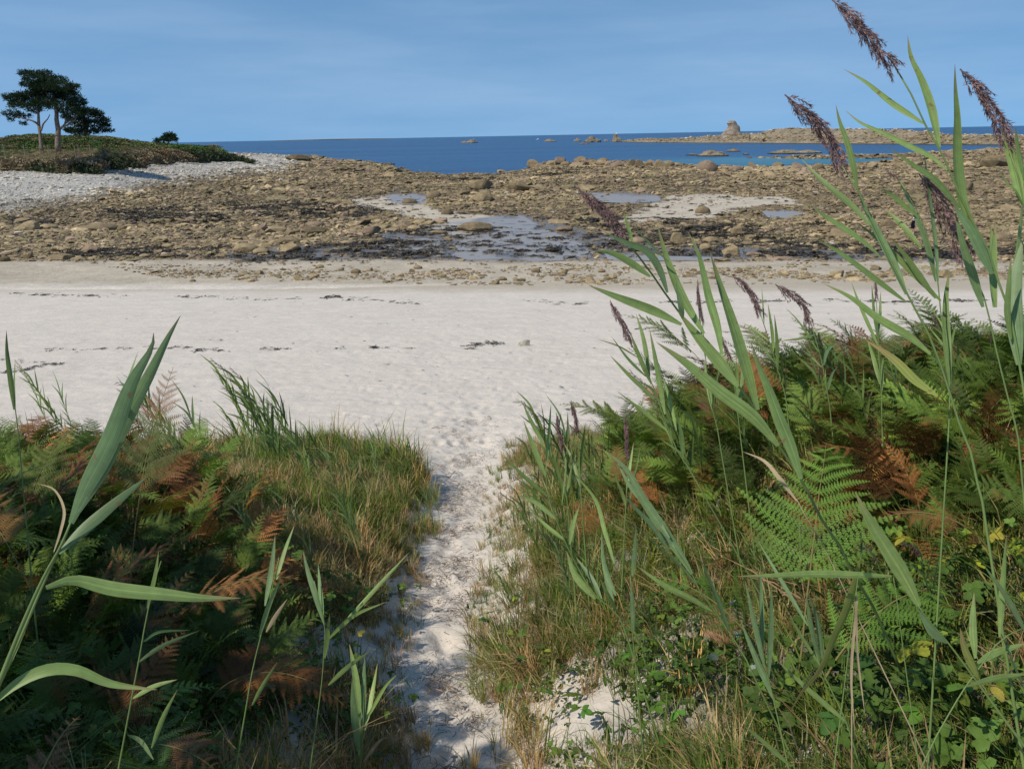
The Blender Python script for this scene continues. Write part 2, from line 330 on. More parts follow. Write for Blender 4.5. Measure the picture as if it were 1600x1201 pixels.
ysn = np.concatenate([np.linspace(-4, 2, 40, endpoint=False), np.arange(2, 9, .024), np.arange(9, 16, .05), np.geomspace(16, 62, 210)])
uu = np.linspace(-1, 1, 460); uu = np.sinh(uu*2.0)/math.sinh(2.0)
feet = []
for i in range(130):
    y = 2.2+13*rng.random()**1.2; x = float(xpath(y))+rng.normal()*(.09+.012*y); feet.append((x, y, rng.normal()*.25, .8+.4*rng.random()))
for i in range(420):
    y = 13+16*rng.random()**1.3; x = -.6+rng.normal()*(.25+.22*(y-11)); feet.append((x, y, rng.normal()*.6, .8+.4*rng.random()))
def hnear2(X, Y):
    Z = H(X, Y); pk = np.exp(-((X-xpath(Y))/(.32+.02*np.maximum(Y-8, 0)))**2)*sst(20, 12, Y)
    veg = 1-pk
    Z = Z + .05*(fbm(X*3, Y*3, 41)-.5) + .05*(fbm(X*.9, Y*.9, 43)-.5)+.02*(fbm(X*9, Y*9, 42)-.5) - pk*.05
    bs = sst(11, 18, Y); Z = Z + bs*(.028*(fbm(X*1.6, Y*2.2, 51, 3)-.5)+.016*(fbm(X*4, Y*5, 52, 3)-.5))
    for fx, fy, fr, s in feet:
        a, b = np.searchsorted(ysn, [fy-.35, fy+.35])
        if b-a < 2: continue
        x = X[a:b]-fx; y = Y[a:b]-fy; xr = x*math.cos(fr)+y*math.sin(fr); yr = -x*math.sin(fr)+y*math.cos(fr)
        q = (xr/(.065*s))**2+(yr/(.15*s))**2; Z[a:b] += -.03*np.exp(-q*.9)+.008*np.exp(-(np.sqrt(q)-1.5)**2*5)
    return Z
LITTER = [(640,740),(700,700),(800,700),(770,760),(760,900),(740,1000),(780,1201),(620,1201),(640,1000),(680,850),(700,790)]
def nearcol(X, Y, Z):
    px, py = proj(np.stack([X, Y, Z], -1)); j = fbm(X*.5, Y*.5, 61)-.5
    c = DRY*np.ones(X.shape+(1,)); grey = (.04*(fbm(X*.8, Y*2.5, 62)-.5))[..., None]; c = c*(1+grey)
    k = sst(462, 446, py+j*5)[..., None]*(Y[..., None] > 30); c = c*(1-k)+DAMP*k
    xc = xpath(Y); off = np.abs(X-xc); soil = sst(.35, 1.6, off)*sst(14.5, 12.5, Y)*sst(.3, .6, fbm(X*1.7, Y*1.7, 63)+.22*sst(1, 3, off)); soil = soil[..., None]
    c = c*(1-soil*.85)+np.array([.10, .085, .055])*soil*.85
    return c, np.zeros(X.shape)
ground = grid('sand', ysn, lambda y: uu*(.95*max(y, 0)+6), M_sand, hnear2, nearcol)
ysf = np.geomspace(60.5, 1500, 360); uf = np.linspace(-1.15, 1.15, 430)
foreshore = grid('foreshore', ysf, lambda y: uf*y, M_far, H, farcol, -.03)

# water
def seacol(t, g, c, mul):
    L = t.links.new; s = N(t, 'ShaderNodeSeparateXYZ'); L(g.outputs['Position'], s.inputs[0])
    def mr(v, a, b): r = N(t, 'ShaderNodeMapRange', interpolation_type='SMOOTHSTEP'); r.inputs[1].default_value = a; r.inputs[2].default_value = b; L(v, r.inputs[0]); return r.outputs[0]
    def ma(op, a, b): x = N(t, 'ShaderNodeMath', operation=op); L(a, x.inputs[0]); L(b, x.inputs[1]); return x.outputs[0]
    n = N(t, 'ShaderNodeTexNoise'); n.inputs['Scale'].default_value = .02; m = N(t, 'ShaderNodeMapping'); m.inputs['Scale'].default_value = (.6, 1, 1); L(g.outputs['Position'], m.inputs[0]); L(m.outputs[0], n.inputs[0])
    d = N(t, 'ShaderNodeMapRange'); d.inputs[1].default_value = .3; d.inputs[2].default_value = .7; d.inputs[3].default_value = -30; d.inputs[4].default_value = 30; L(n.outputs[0], d.inputs[0])
    yy = ma('ADD', s.outputs[1], d.outputs[0]); k = ma('MULTIPLY', ma('MULTIPLY', mr(yy, 470, 405), mr(yy, 280, 320)), mr(s.outputs[0], 30, 110))
    x = N(t, 'ShaderNodeMix', data_type='RGBA'); L(k, x.inputs[0]); L(c, x.inputs[6]); x.inputs[7].default_value = (.035, .155, .22, 1)
    k2 = ma('MULTIPLY', mr(yy, 620, 500), mr(yy, 440, 480)); 
    n3 = N(t, 'ShaderNodeTexNoise'); n3.inputs['Scale'].default_value = .004; n3.inputs['Detail'].default_value = 5; m3 = N(t, 'ShaderNodeMapping'); m3.inputs['Scale'].default_value = (.35, 1.6, 1); L(g.outputs['Position'], m3.inputs[0]); L(m3.outputs[0], n3.inputs[0])
    r3 = N(t, 'ShaderNodeMapRange'); r3.inputs[1].default_value = .35; r3.inputs[2].default_value = .65; r3.inputs[3].default_value = .75; r3.inputs[4].default_value = 1.2; L(n3.outputs[0], r3.inputs[0])
    return mul(x.outputs[2], r3.outputs[0])
M_sea = mat('sea_water', (.012, .066, .165), .34, .35, bump=[(.5, .9, .5), (.09, .7, 2.0), (.02, .5, 4)], extra=seacol)
S = 60000
me = mesh('sea', [(-S, 50, 0), (S, 50, 0), (S, S, 0), (-S, S, 0)], [(0, 1, 2, 3)], M_sea); obj('sea', me, kind='structure')
M_pool = mat('shallow_pool', (.27, .235, .20), .30, .35, bump=[(3, .5, .03), (14, .3, .008)])
for i, (P, l) in enumerate(zip(POOLS, PL)):
    V = [tuple(atz(x, y, l)) for x, y in P]; c = np.mean(V, 0); me = mesh('tide_pool', V, [tuple(range(len(V)))[::-1]], M_pool)
    obj('tide_pool', me, kind='structure')

# ------------------------------------------------------------ rocks
def ico(sub):
    import bmesh
    bm = bmesh.new(); bmesh.ops.create_icosphere(bm, subdivisions=sub, radius=1); V = np.array([v.co[:] for v in bm.verts]); Fc = [tuple(v.index for v in f.verts) for f in bm.faces]; bm.free(); return V, Fc
I1, I2, I3 = ico(2), ico(3), ico(4)
def rock_mesh(name, m, seed, base=I1, cuts=9, rough=.12, flat=.5, lo=.55, hi=.9, smooth=False):
    r = np.random.default_rng(seed); V, Fc = base; V = V.copy()
    for _ in range(cuts):
        n = r.normal(size=3); n /= np.linalg.norm(n); d = r.uniform(lo, hi); s = V @ n; k = s > d; V[k] -= (s[k]-d)[:, None]*n*.95
    V += V*(rough*(fbm(V[:, 0]*1.9+seed, V[:, 1]*1.9+V[:, 2]*1.3, seed)-.5)[:, None]*2)
    if base is not I1: V += V*(rough*.35*(fbm(V[:, 0]*7+seed, V[:, 1]*7+V[:, 2]*5, seed+5)-.5)[:, None]*2)
    V[:, 2] *= flat; V[:, 0] *= r.uniform(1, 1.35); V[:, 2] += flat*.35
    return mesh(name, V, Fc, m, smooth)
M_rock = mat('rock', inst=True, rough=.9, spec=.2, noise=[(1.1, .72, 1.25, 5), (9, .72, 1.22, 5)], bump=[(2.2, .5, .12), (14, .5, .025)])
small = [rock_mesh('stone_kind', M_rock, 100+i, ico(1), 10, .16, f, .42, .8) for i, f in enumerate([.3, .35, .45, .25, .55, .38, .6, .22, .3, .48])]
TAN = np.array([.29, .22, .125]); BRN = np.array([.205, .155, .09]); PNK = np.array([.25, .18, .125]); WHT = np.array([.47, .425, .35]); OLV = np.array([.20, .165, .085])
def rock_tint(px, py, n, j):
    b = rng.random((n, 1)); c = np.where(b < .45, TAN, np.where(b < .7, BRN, np.where(b < .85, PNK, OLV))); c = c*rng.lognormal(0, .2, (n, 1))
    wh = pmask(px+j*60, py+j*14, WHITEZ, 24)[:, None]; k = (rng.random((n, 1)) < wh); c = np.where(k, WHT*rng.lognormal(0, .16, (n, 1)), c)
    k = (rng.random((n, 1)) < .005); c = np.where(k, WHT*.9, c); return np.clip(c, .02, .6)
P_, S_, T_ = [], [], []
for (y0, y1, dens, sz) in ((57, 100, 9, .22), (100, 170, 5.2, .28), (170, 300, 2.1, .40), (300, 640, .42, .8)):
    hw = 1.0; n = int((y1**2-y0**2)*hw*.72*dens); y = np.sqrt(rng.uniform(y0**2, y1**2, n)); x = rng.uniform(-.72, .72, n)*y
    z = H(x, y); px, py, pool, sand = zones(x, y, z); j = fbm(x*.15, y*.15, 21)-.5; j2 = fbm(x*.35, y*.35, 71)
    d = pmask(px+j*30, py+j*6, ROCKZ, 5)*(1-.97*sand)*(1-.97*np.max(pool, 0))
    wm = pmask(px+j*60, py+j*10, [(350,396),(560,378),(740,340),(830,335),(1000,380),(1500,398),(1500,408),(350,408)], 8); d *= 1-.8*wm
    for P in WEEDZ: d *= 1-.72*pmask(px+j*60, py+j*10, P, 10)*sst(.38, .5, fbm(x*.3, y*.3, 33))
    gp = pmask(px+j*20, py+j*4, GRAV, 4); gd = gp*(sst(.5, .66, j2)*.5+.9*np.exp(-((py+j*8-428)/8)**2)*sst(.36, .55, fbm(x*.2, y*.2, 73)))
    d = np.maximum(d, gd); d = np.where(z > -.15, d, 0); k = rng.random(n) < d
    x, y, z, px, py, gpk, j = x[k], y[k], z[k], px[k], py[k], gp[k] > .5, j[k]; n = len(x)
    s = sz*.80*rng.lognormal(0, .55, n)*np.where(gpk, .7, 1)*(1+.5*sst(.5, .7, fbm(x*.07, y*.07, 77)))
    wh = pmask(px, py, WHITEZ, 20); s *= 1-.42*wh
    P_.append(np.stack([x, y, z-.06*s], -1)); S_.append(np.stack([s, s*rng.uniform(.65, 1.1, n), s*rng.uniform(.4, .9, n)], -1)); T_.append(rock_tint(px, py, n, j)*np.clip(.55+.95*fbm(x*.035, y*.06, 301), .6, 1.3)[:, None]*np.where(z < .75, .82, 1)[:, None])
P_, S_, T_ = map(np.concatenate, (P_, S_, T_)); n = len(P_); print('stones', n)
scatter('field_stones', 'brown and tan stones strewn thickly over the low shore between beach and sea', P_, np.stack([rng.normal(0, .16, n), rng.normal(0, .16, n), rng.uniform(0, 6.28, n)], -1), S_, rng.integers(0, len(small), n), T_, small)

big = [rock_mesh('boulder_kind', M_rock, 300+i, I2, 14, .10, f, .42, .86) for i, f in enumerate([.75, .42, .55, .3, .65, .36])]
slab = [rock_mesh('slab_kind', M_rock, 340+i, I2, 7, .08, f, .6, .95) for i, f in enumerate([.22, .28, .18])]
rnd = [rock_mesh('round_kind', M_rock, 380+i, I2, 5, .10, f, .8, .96, True) for i, f in enumerate([.72, .6])]
used = []
def rock_px(cx, by, wpx, hpx, label, kind='big', col=None, group=None, name='boulder', tilt=0):
    """a named rock standing on the ground where the photograph shows its foot"""
    p = ghit(cx, by)
    while p[2] < .5: by += 1; p = ghit(cx, by)
    D = float((p-CAM) @ -RM[:, 2]); wd = wpx/F*D; h = max(hpx/F*D*(1.4 if D > 200 else 1.15), .12*wd)
    me = random.choice({'big': big, 'slab': slab, 'round': rnd}[kind]); d = np.array([v.co[:] for v in me.vertices]); ex = d.max(0)-d.min(0)
    rz = random.uniform(-.25, .25)+random.choice([0, math.pi]); dp = wd*random.uniform(.6, .8); u = np.array([p[0], p[1]])/math.hypot(p[0], p[1])
    o = thing(name, (p[0]+u[0]*dp*.35, p[1]+u[1]*dp*.35, p[2]-.10*h), label, 'rock', group, rz, me, (col if col is not None else BRN)*random.uniform(.9, 1.1))
    o.scale = (wd/ex[0], dp/ex[1]*1.1, h*1.2/ex[2]); o.rotation_euler = (tilt, random.uniform(-.08, .08), rz); used.append((cx, by, wpx)); return o
for t in [
 (1098,333,25,14,'rounded brown boulder alone on the pale sand flat','round',BRN),
 (1139,398,27,14,'flat-topped tan boulder on dark weed below the sand flat','big',TAN),
 (1060,381,26,16,'tilted wedge boulder left of two blocks on dark weed','big',TAN),
 (1104,390,22,12,'squat tan boulder in front of the long block on dark weed','big',TAN),
 (1110,379,26,10,'long low block lying behind a squat tan boulder','slab',TAN),
 (1149,365,20,13,'squared upright block above the dark weed right of centre','big',BRN),
 (996,379,28,10,'smooth oval boulder near the purple reed plume base','round',PNK),
 (1001,388,16,6,'thin pale slab just below the smooth oval boulder','slab',TAN),
 (742,361,58,15,'very long flat slab beside the wet channel','slab',BRN),
 (699,335,20,11,'dark rounded boulder at the edge of the small sand patch','round',BRN*.8),
 (640,318,25,9,'flat dark boulder at the top of the small sand patch','round',BRN*.85),
 (678,309,24,13,'brown boulder behind the shallow blue pool','round',BRN),
 (750,297,34,17,'large peaked boulder on the central rock ridge','big',BRN),
 (754,315,34,15,'broad boulder below the peaked one on the central ridge','big',BRN),
 (814,299,36,17,'long shadowed boulder at the right of the central ridge','big',BRN),
 (780,318,14,8,'small block beside the broad boulder of the central ridge','big',PNK),
 (590,303,18,8,'grey brown boulder at the end of the stone field','round',BRN),
 (540,338,16,10,'reddish block standing among stones left of the small sand patch','big',PNK*.85),
 (518,336,14,7,'dark low block left of the reddish one','big',BRN*.75),
 (490,365,40,12,'dark overhanging slab in the left stone field','slab',BRN*.85),
 (493,353,28,9,'raised reddish slab just above the dark overhanging slab','slab',PNK*.9),
 (453,379,37,10,'flat brown slab left of the overhanging slab','slab',BRN),
 (452,393,33,16,'broken tan outcrop at the lower edge of the stone field','big',TAN),
 (580,366,27,13,'humped reddish boulder between stone field and channel','big',PNK*.85),
 (647,358,22,7,'low oval stone in the wet sand left of the long slab','round',TAN),
 (685,365,28,6,'thin slab lying before the long flat slab','slab',BRN),
 (542,381,22,6,'thin slab on wet weed below the humped boulder','slab',TAN),
 (408,396,28,10,'pale wedge slab near the left end of the dark weed','slab',TAN),
 (147,394,34,16,'large pinkish boulder near the beach at far left','big',PNK*.9),
 (385,393,40,15,'large tilted tan slab at the front of the left stone field','slab',TAN),
 (45,360,34,13,'humped brown outcrop at far left of the stones','big',TAN),
 (75,358,32,9,'low ledge joined to the humped outcrop at far left','slab',TAN),
 (158,360,55,12,'long raised ledge in the left stone field','slab',BRN),
 (6,408,20,10,'dark rounded stone at the extreme left on the sand edge','round',BRN*.7),
 (96,406,42,9,'flat slab on the sand edge at left','slab',BRN),
 (42,403,24,10,'brown block between dark stone and flat slab at left','big',BRN),
 (396,373,20,10,'pale wedge stone behind the large tilted slab','big',TAN),
 (465,251,38,9,'dark outcrop on the crest of the cobble spit','slab',BRN*.6),
 (877,258,22,11,'left boulder of the pair topping the rock ridge','big',PNK*.85),
 (906,253,24,10,'highest boulder cluster on the rock ridge','big',BRN),
 (942,255,22,8,'low rounded boulder right of the highest cluster','round',BRN),
 (925,258,12,9,'narrow dark boulder between the ridge tops','big',BRN*.8),
 (1104,267,34,16,'large smooth whaleback boulder against the blue water','round',PNK*.85),
 (1175,263,17,10,'small peaked boulder on the ridge before the turquoise water','big',PNK*.85),
 (1150,267,24,8,'low rounded boulder between whaleback and peaked boulder','round',PNK*.85),
 (1214,262,20,9,'dark-sided boulder on the ridge before the turquoise water','big',BRN*.9),
 (1248,265,28,11,'broad flat boulder on the ridge below a drooping plume','big',PNK*.85),
 (1278,264,18,9,'small rounded boulder at the right end of the turquoise water','round',BRN),
 (1362,262,18,10,'pale block on the shore right of the turquoise water','big',TAN),
 (1310,370,34,15,'large tilted boulder seen between the right hand reeds','big',BRN),
 (1389,355,22,11,'grey brown boulder left of the walking person','big',BRN),
 (1399,375,24,9,'flat boulder in front of the walking person','slab',BRN),
 (1330,382,18,8,'small dark block below the large tilted boulder','big',BRN*.8),
 (1306,434,26,12,'orange tan stone alone in the gravel at right','big',TAN*1.05),
 (1478,434,22,11,'orange tan stone in the gravel right of the reed stems','big',TAN),
 (1560,375,40,14,'broad slab at the far right of the low shore','slab',BRN),
 (1500,300,40,16,'big weathered boulder on the right hand rocks','big',BRN),
 (1560,262,44,16,'long outcrop on the right hand skyline rocks','big',BRN*.9),
 (820,540,19,10,'lone grey wedge of stone on the dry sand','big',np.array([.3,.27,.22])),
]: rock_px(*t)
for i in range(20):
    cx = 832+i*11+random.uniform(-3, 3); kd = random.choice(['big', 'big', 'slab'])
    rock_px(cx, random.uniform(256, 262), random.uniform(15, 28), random.uniform(5, 9), '%s along the crest of the rock ridge left of the whaleback boulder' % ('angular boulder' if kd == 'big' else 'flat slab'), kd, random.choice([TAN, BRN, PNK]), '%s of the ridge crest' % ('boulders' if kd == 'big' else 'slabs'))
ZG = [('near the beach edge in the left stone field', 'left stone field by the beach', lambda a, b: a < 640 and b > 350),
      ('high in the left stone field toward the cobble bank', 'upper left stone field', lambda a, b: a < 640),
      ('among the central heap behind the wet channel', 'central heap', lambda a, b: a < 960),
      ('on the rock ridge between sand flat and turquoise water', 'ridge behind the sand flat', lambda a, b: b < 305 and a < 1300),
      ('in front of the pale sand flat beside dark weed', 'rocks before the sand flat', lambda a, b: a < 1300),
      ('beyond the walking person in the right rock field', 'right rock field beyond the person', lambda a, b: b < 345),
      ('nearer than the walking person in the right rock field', 'right rock field nearer than the person', lambda a, b: True)]
cnt = 0
while cnt < 186:
    a = random.uniform(5, 1595); b = 258+(405-258)*random.random()**.8
    if b < 300-.06*a+(60 if a < 500 else 0) or (a > 640 and a < 900 and b < 284): continue
    pt = ghit(a, b); X = np.array([pt[0]]); Y = np.array([pt[1]]); px, py, pool, sd2 = zones(X, Y, np.array([pt[2]]))
    if pmask(px, py, ROCKZ, 2)[0] < .9 or max(q[0] for q in pool) > .3 or sd2[0] > .3 or pt[2] < .1: continue
    wpx = random.uniform(8, 15)*(1.0+.6*(random.random() < .12))*np.interp(b, [255, 300, 400], [.8, 1, 1.3])
    if any(abs(a-u) < (wpx+v)*.6 and abs(b-q) < 7 for u, q, v in used): continue
    lb, gr, _ = next(z for z in ZG if z[2](a, b)); wh = pmask(px, py, WHITEZ, 10)[0] > .5
    kd = random.choice(['big', 'slab', 'big', 'slab', 'slab', 'round']); cn, cc = random.choice([('tan', TAN), ('brown', BRN), ('pinkish', PNK), ('olive', OLV)]); sh = {'big': 'angular boulder', 'slab': 'flat slab', 'round': 'rounded boulder'}[kd]
    rock_px(a, b, wpx, wpx*random.uniform(.2, .36), 'pale %s in the white storm beach below the grassy headland' % sh if wh else '%s %s %s' % (cn, sh, lb), kd, WHT*.85 if wh else cc, 'stones of the white cobble bank' if wh else '%s %ss, %s' % (cn, sh, gr), tilt=random.uniform(-.2, .2)); cnt += 1
cnt = 0
while cnt < 34:
    a = random.uniform(230, 1590); b = random.uniform(418, 440)
    if any(abs(a-u) < (14+v)*.6 and abs(b-q) < 5 for u, q, v in used): continue
    wpx = random.uniform(8, 18); zn = 'left part of the gravel strip above the beach' if a < 560 else 'gravel strip just below the wet channel' if a < 900 else 'gravel strip behind the central reed leaves' if a < 1200 else 'gravel strip behind the right hand reeds'; kd = random.choice(['big', 'slab']); cn, cc = random.choice([('tan', TAN*1.1), ('brown', BRN)]); lb = '%s %s half sunk in the %s' % (cn, 'block' if kd == 'big' else 'flat stone', zn); rock_px(a, b, wpx, wpx*.45, lb, kd, cc, lb[:lb.index(' half')]+'s, '+zn, 'stone'); cnt += 1

# seaweed: torn ribbons in tangled mats
M_weed = mat('seaweed', inst=True, rough=.45, spec=.4)
def weed_mesh(seed, r=1.0, n=16, h=.10):
    g = np.random.default_rng(seed); mb = MB()
    for _ in range(n):
        a = g.uniform(0, 6.28); p = g.normal(0, .35*r, 2); b = a+g.normal(0, .7); l = g.uniform(.3, .8)*r
        q = [(p[0], p[1], h*g.random()), (p[0]+math.cos(a)*l*.5, p[1]+math.sin(a)*l*.5, h*(.4+g.random())), (p[0]+math.cos(b)*l, p[1]+math.sin(b)*l, 0)]
        strip(mb, q, g.uniform(.08, .2)*r, (0, 0, 1), .3, g.normal(), .5, .4, 5)
    return mb.mesh('seaweed_kind', M_weed)
weeds = [weed_mesh(i) for i in range(5)]
n = 110000; y = np.sqrt(rng.uniform(60**2, 260**2, n)); x = rng.uniform(-.7, .7, n)*y; z = H(x, y); px, py, pool, sd2 = zones(x, y, z); j = fbm(x*.15, y*.15, 21)-.5
d = np.max([pmask(px+j*60, py+j*10, P, 6) for P in WEEDZ], 0)*sst(.38, .5, fbm(x*.3, y*.3, 33))*.6
d = np.maximum(d, .5*pmask(px+j*60, py+j*10, [(540,372),(760,350),(860,370),(1000,392),(990,404),(560,404)], 8)*sst(.52, .6, fbm(x*.4, y*1.1, 37)))
d = np.maximum(d, .05*pmask(px, py, ROCKZ, 3)*(py > 300)*sst(.5, .6, fbm(x*.3, y*.3, 39)))
k = rng.random(n) < d; x, y, z = x[k], y[k], z[k]; n = len(x); s = rng.lognormal(-.45, .35, n); print('weed', n)
scatter('shore_seaweed', 'dark brown seaweed draped over the wet low shore between the stones', np.stack([x, y, z+.02], -1), np.stack([x*0, x*0, rng.uniform(0, 6.28, n)], -1), np.stack([s, s, s], -1), rng.integers(0, 5, n), np.array([.05, .038, .022])*rng.lognormal(0, .4, (n, 1)), weeds)
wr = []
def wline(pts, n, jit, sz, clump=1.0, gapf=.5):
    Q = cr(pts, 400)
    for _ in range(n):
        i = rng.integers(0, 400); 
        if vnoise(np.array([i*.09+pts[0][1]]), np.array([3.]), 8)[0] < gapf: continue
        p = Q[i]; wr.append((p[0]+rng.normal()*3, p[1]+rng.normal()*jit*(.4+vnoise(np.array([i*.06]), np.array([9.]), 4)[0])+3.2*(fbm(np.array([i*.05+pts[0][1]]), np.array([1.]), 6)[0]-.5)*2, sz*rng.lognormal(-.15, .6)))
def flush(name, label):
    X = []
    for a, b, s in wr: p = atz(a, b, 2.0); 
    Pg = np.array([ghit(a, b) for a, b, s in wr]); s = np.array([q[2] for q in wr]); n = len(s)
    scatter(name, label, Pg+[0, 0, .01], np.stack([s*0, s*0, rng.uniform(0, 6.28, n)], -1), np.stack([s*1.2, s*.9, s], -1), rng.integers(0, 5, n), np.array([.045, .035, .026])*rng.lognormal(0, .3, (n, 1)), weeds); wr.clear()
wline([(0,458),(270,464),(600,470),(900,472),(1200,471),(1600,468)], 620, 1.3, .12, gapf=.36)
flush('upper_wrack_line', 'dark thin line of dried seaweed along the far edge of the dry sand')
wline([(60,548),(330,545),(520,546),(640,543)], 120, 1.2, .10, gapf=.42); wline([(725,540),(750,538),(785,538)], 60, 1.6, .07, gapf=0)
wline([(-10,585),(30,580),(60,572),(100,567)], 110, .6, .05, gapf=0); wline([(-10,562),(60,566),(100,566)], 25, .6, .05, gapf=0); wline([(950,516),(1020,515),(1060,516)], 10, 1, .07, gapf=.3); wline([(20,540),(100,500),(500,490),(900,520),(1300,505)], 130, 30, .04, gapf=.2); wline([(250,600),(600,590),(900,620)], 90, 35, .03, gapf=.1)
flush('lower_wrack_line', 'sparse broken line of dry seaweed crossing the middle of the beach')

# ------------------------------------------------------------ headland, islets, trees far off
def tdir(px, d): r = ray(px, 230); r = r/math.hypot(r[0], r[1]); return r[:2]*d
def hor(px): return 229.5-.0202*px+.0
def dz_(py, px, d): r = ray(px, py); return CAM[2]+r[2]/math.hypot(r[0], r[1])*d
def hd(px, py, z=0.0): r = ray(px, py); return (CAM[2]-z)/max(-r[2]/math.hypot(r[0], r[1]), .0015)
SKYL = [(-200,214),(0,213),(42,208),(71,206),(105,209),(142,209),(170,211),(204,217),(241,222),(269,224),(311,226.5),(331,226),(365,234),(385,240)]
BASE = [(-200,268),(0,266),(71,266),(153,264),(161,261),(198,257),(246,252),(311,247),(365,243),(400,243)]
cols_ = np.linspace(-200, 392, 190); rowsT = [0, 3, 7, 12, 18, 25, 34, 45, 56, 70, 90, 115, 150, 200]
HV = []
for c in cols_:
    sy = np.interp(c, *zip(*SKYL)); by = np.interp(c, *zip(*BASE)); e = np.clip((392-c)/60, 0, 1)
    Db = min(hd(c, by+2.5, 6.3), 480); zc = dz_(sy, c, Db+58); zc -= .7; bz = min(11.3, zc-.8)
    for t in rowsT:
        z = np.interp(t, [0, 3, 7, 12, 25, 34, 45, 58, 90, 150, 200], [4.6, 6.9, 8.3, min(9.7, zc-1.6), bz, bz+.3, bz+(zc-bz)*.6, zc, zc-.6, 6, -3]); z = z if e >= 1 else 4.2+(z-4.2)*e if z > 4.2 else z
        q = tdir(c, Db+t*(.35+.65*e)); z += .9*(fbm(q[0]*.12, q[1]*.12, 91)-.5)*(t > 2); HV.append((q[0], q[1], z))
nr = len(rowsT); Fh = [(i*nr+k, (i+1)*nr+k, (i+1)*nr+k+1, i*nr+k+1) for i in range(len(cols_)-1) for k in range(nr-1)]
HV = np.array(HV); M_heath = mat('heath', (.10, .085, .045), .95, .1, noise=[(.08, .7, 1.3, 5), (.9, .6, 1.4, 5)], bump=[(1.2, .8, .5)])
obj('headland', mesh('headland', HV, Fh, M_heath, True), kind='structure')
M_leafy = mat('scrub_leaf', inst=True, rough=.7, spec=.15)
def scrub_mesh(seed, n=60, up=.5):
    g = np.random.default_rng(seed); mb = MB()
    for _ in range(n):
        p = g.normal(size=3); p /= np.linalg.norm(p); p[2] = abs(p[2])*.8; p *= g.uniform(.6, 1); a = g.normal(size=3)*.5+p; a[2] += up; a /= np.linalg.norm(a); b = np.cross(a, g.normal(size=3)); b /= np.linalg.norm(b); l = g.uniform(.2, .42)
        mb.add([p-b*l*.35, p+a*l*.1+b*l*.35, p+a*l+b*.05], [(0, 1, 2)])
    return mb.mesh('scrub_kind', M_leafy, False)
scr = [scrub_mesh(i) for i in range(5)]+[scrub_mesh(9, 50, 2.2)]
n = 5200; ci = rng.integers(0, len(cols_)-1, n); ri = rng.uniform(0, 9.6, n); r0 = ri.astype(int); u = (ri-r0)[:, None]; v = rng.random((n, 1))
A_ = HV[ci*nr+r0]*(1-u)+HV[ci*nr+r0+1]*u; B_ = HV[(ci+1)*nr+r0]*(1-u)+HV[(ci+1)*nr+r0+1]*u; P = A_*(1-v)+B_*v
nn = fbm(P[:, 0]*.05, P[:, 1]*.05, 95); bench = (ri > 3.5) & (ri < 5.4) & (fbm(P[:, 0]*.06, P[:, 1]*.06, 96) > .35) & (ci < 60); k = ~bench; P, ri, nn = P[k], ri[k], nn[k]; n = len(P)
gr = np.where((nn > .5)[:, None], np.array([.04, .075, .018]), np.array([.075, .092, .03])); gr = np.where(((ri < 4) & (nn < .5))[:, None], np.array([.16, .125, .075]), gr); gr = np.where((rng.random(n) < .12)[:, None], np.array([.13, .075, .04]), gr)
gr = np.where(((ri < 3) & (nn > .47))[:, None], np.array([.035, .045, .02]), gr)*rng.lognormal(0, .25, (n, 1)); s = rng.lognormal(-.05, .3, n)*np.where((ri > 2) & (ri < 5.5) & (P[:, 0]/P[:, 1] < -.42), .45, 1); gr = gr*1.55
scatter('headland_scrub', 'low green and brown scrub covering the grassy headland on the left', P, np.stack([s*0, s*0, rng.uniform(0, 6.28, n)], -1), np.stack([s*1.4, s*1.4, s*np.where(ri < 2.2, 1.0, .5)], -1), rng.integers(0, 6, n), gr, scr)
M_post = mat('weathered_wood', (.20, .17, .13), .9, .1)
fp = [(-20,231),(5,231),(37,232),(61,233),(75,232),(116,234),(122,232),(140,231)]
fe = None
for a, b in fp:
    D = 212; q = tdir(a, D); z = dz_(b+4, a, D)
    if fe is None: fe = thing('fence', (q[0], q[1], z), 'sparse line of wooden fence posts on the sandy track beside the two tall trees', 'fence'); f0 = np.array([q[0], q[1], z])
    mb = MB(); mb.tube([(0, 0, -1.2), (0, 0, 1.3)], .09, 6); obj('post', mb.mesh('post', M_post, False), fe, Vector(np.array([q[0], q[1], z])-f0))
M_crown = mat('cypress_needles', (.022, .04, .018), .75, .15, noise=[(.6, .6, 1.5, 3)], trans=.12)
M_bark = mat('grey_bark', (.17, .13, .10), .95, .1, noise=[(2, .7, 1.3, 4)], bump=[(4, .6, .1)])
TS = 3.532
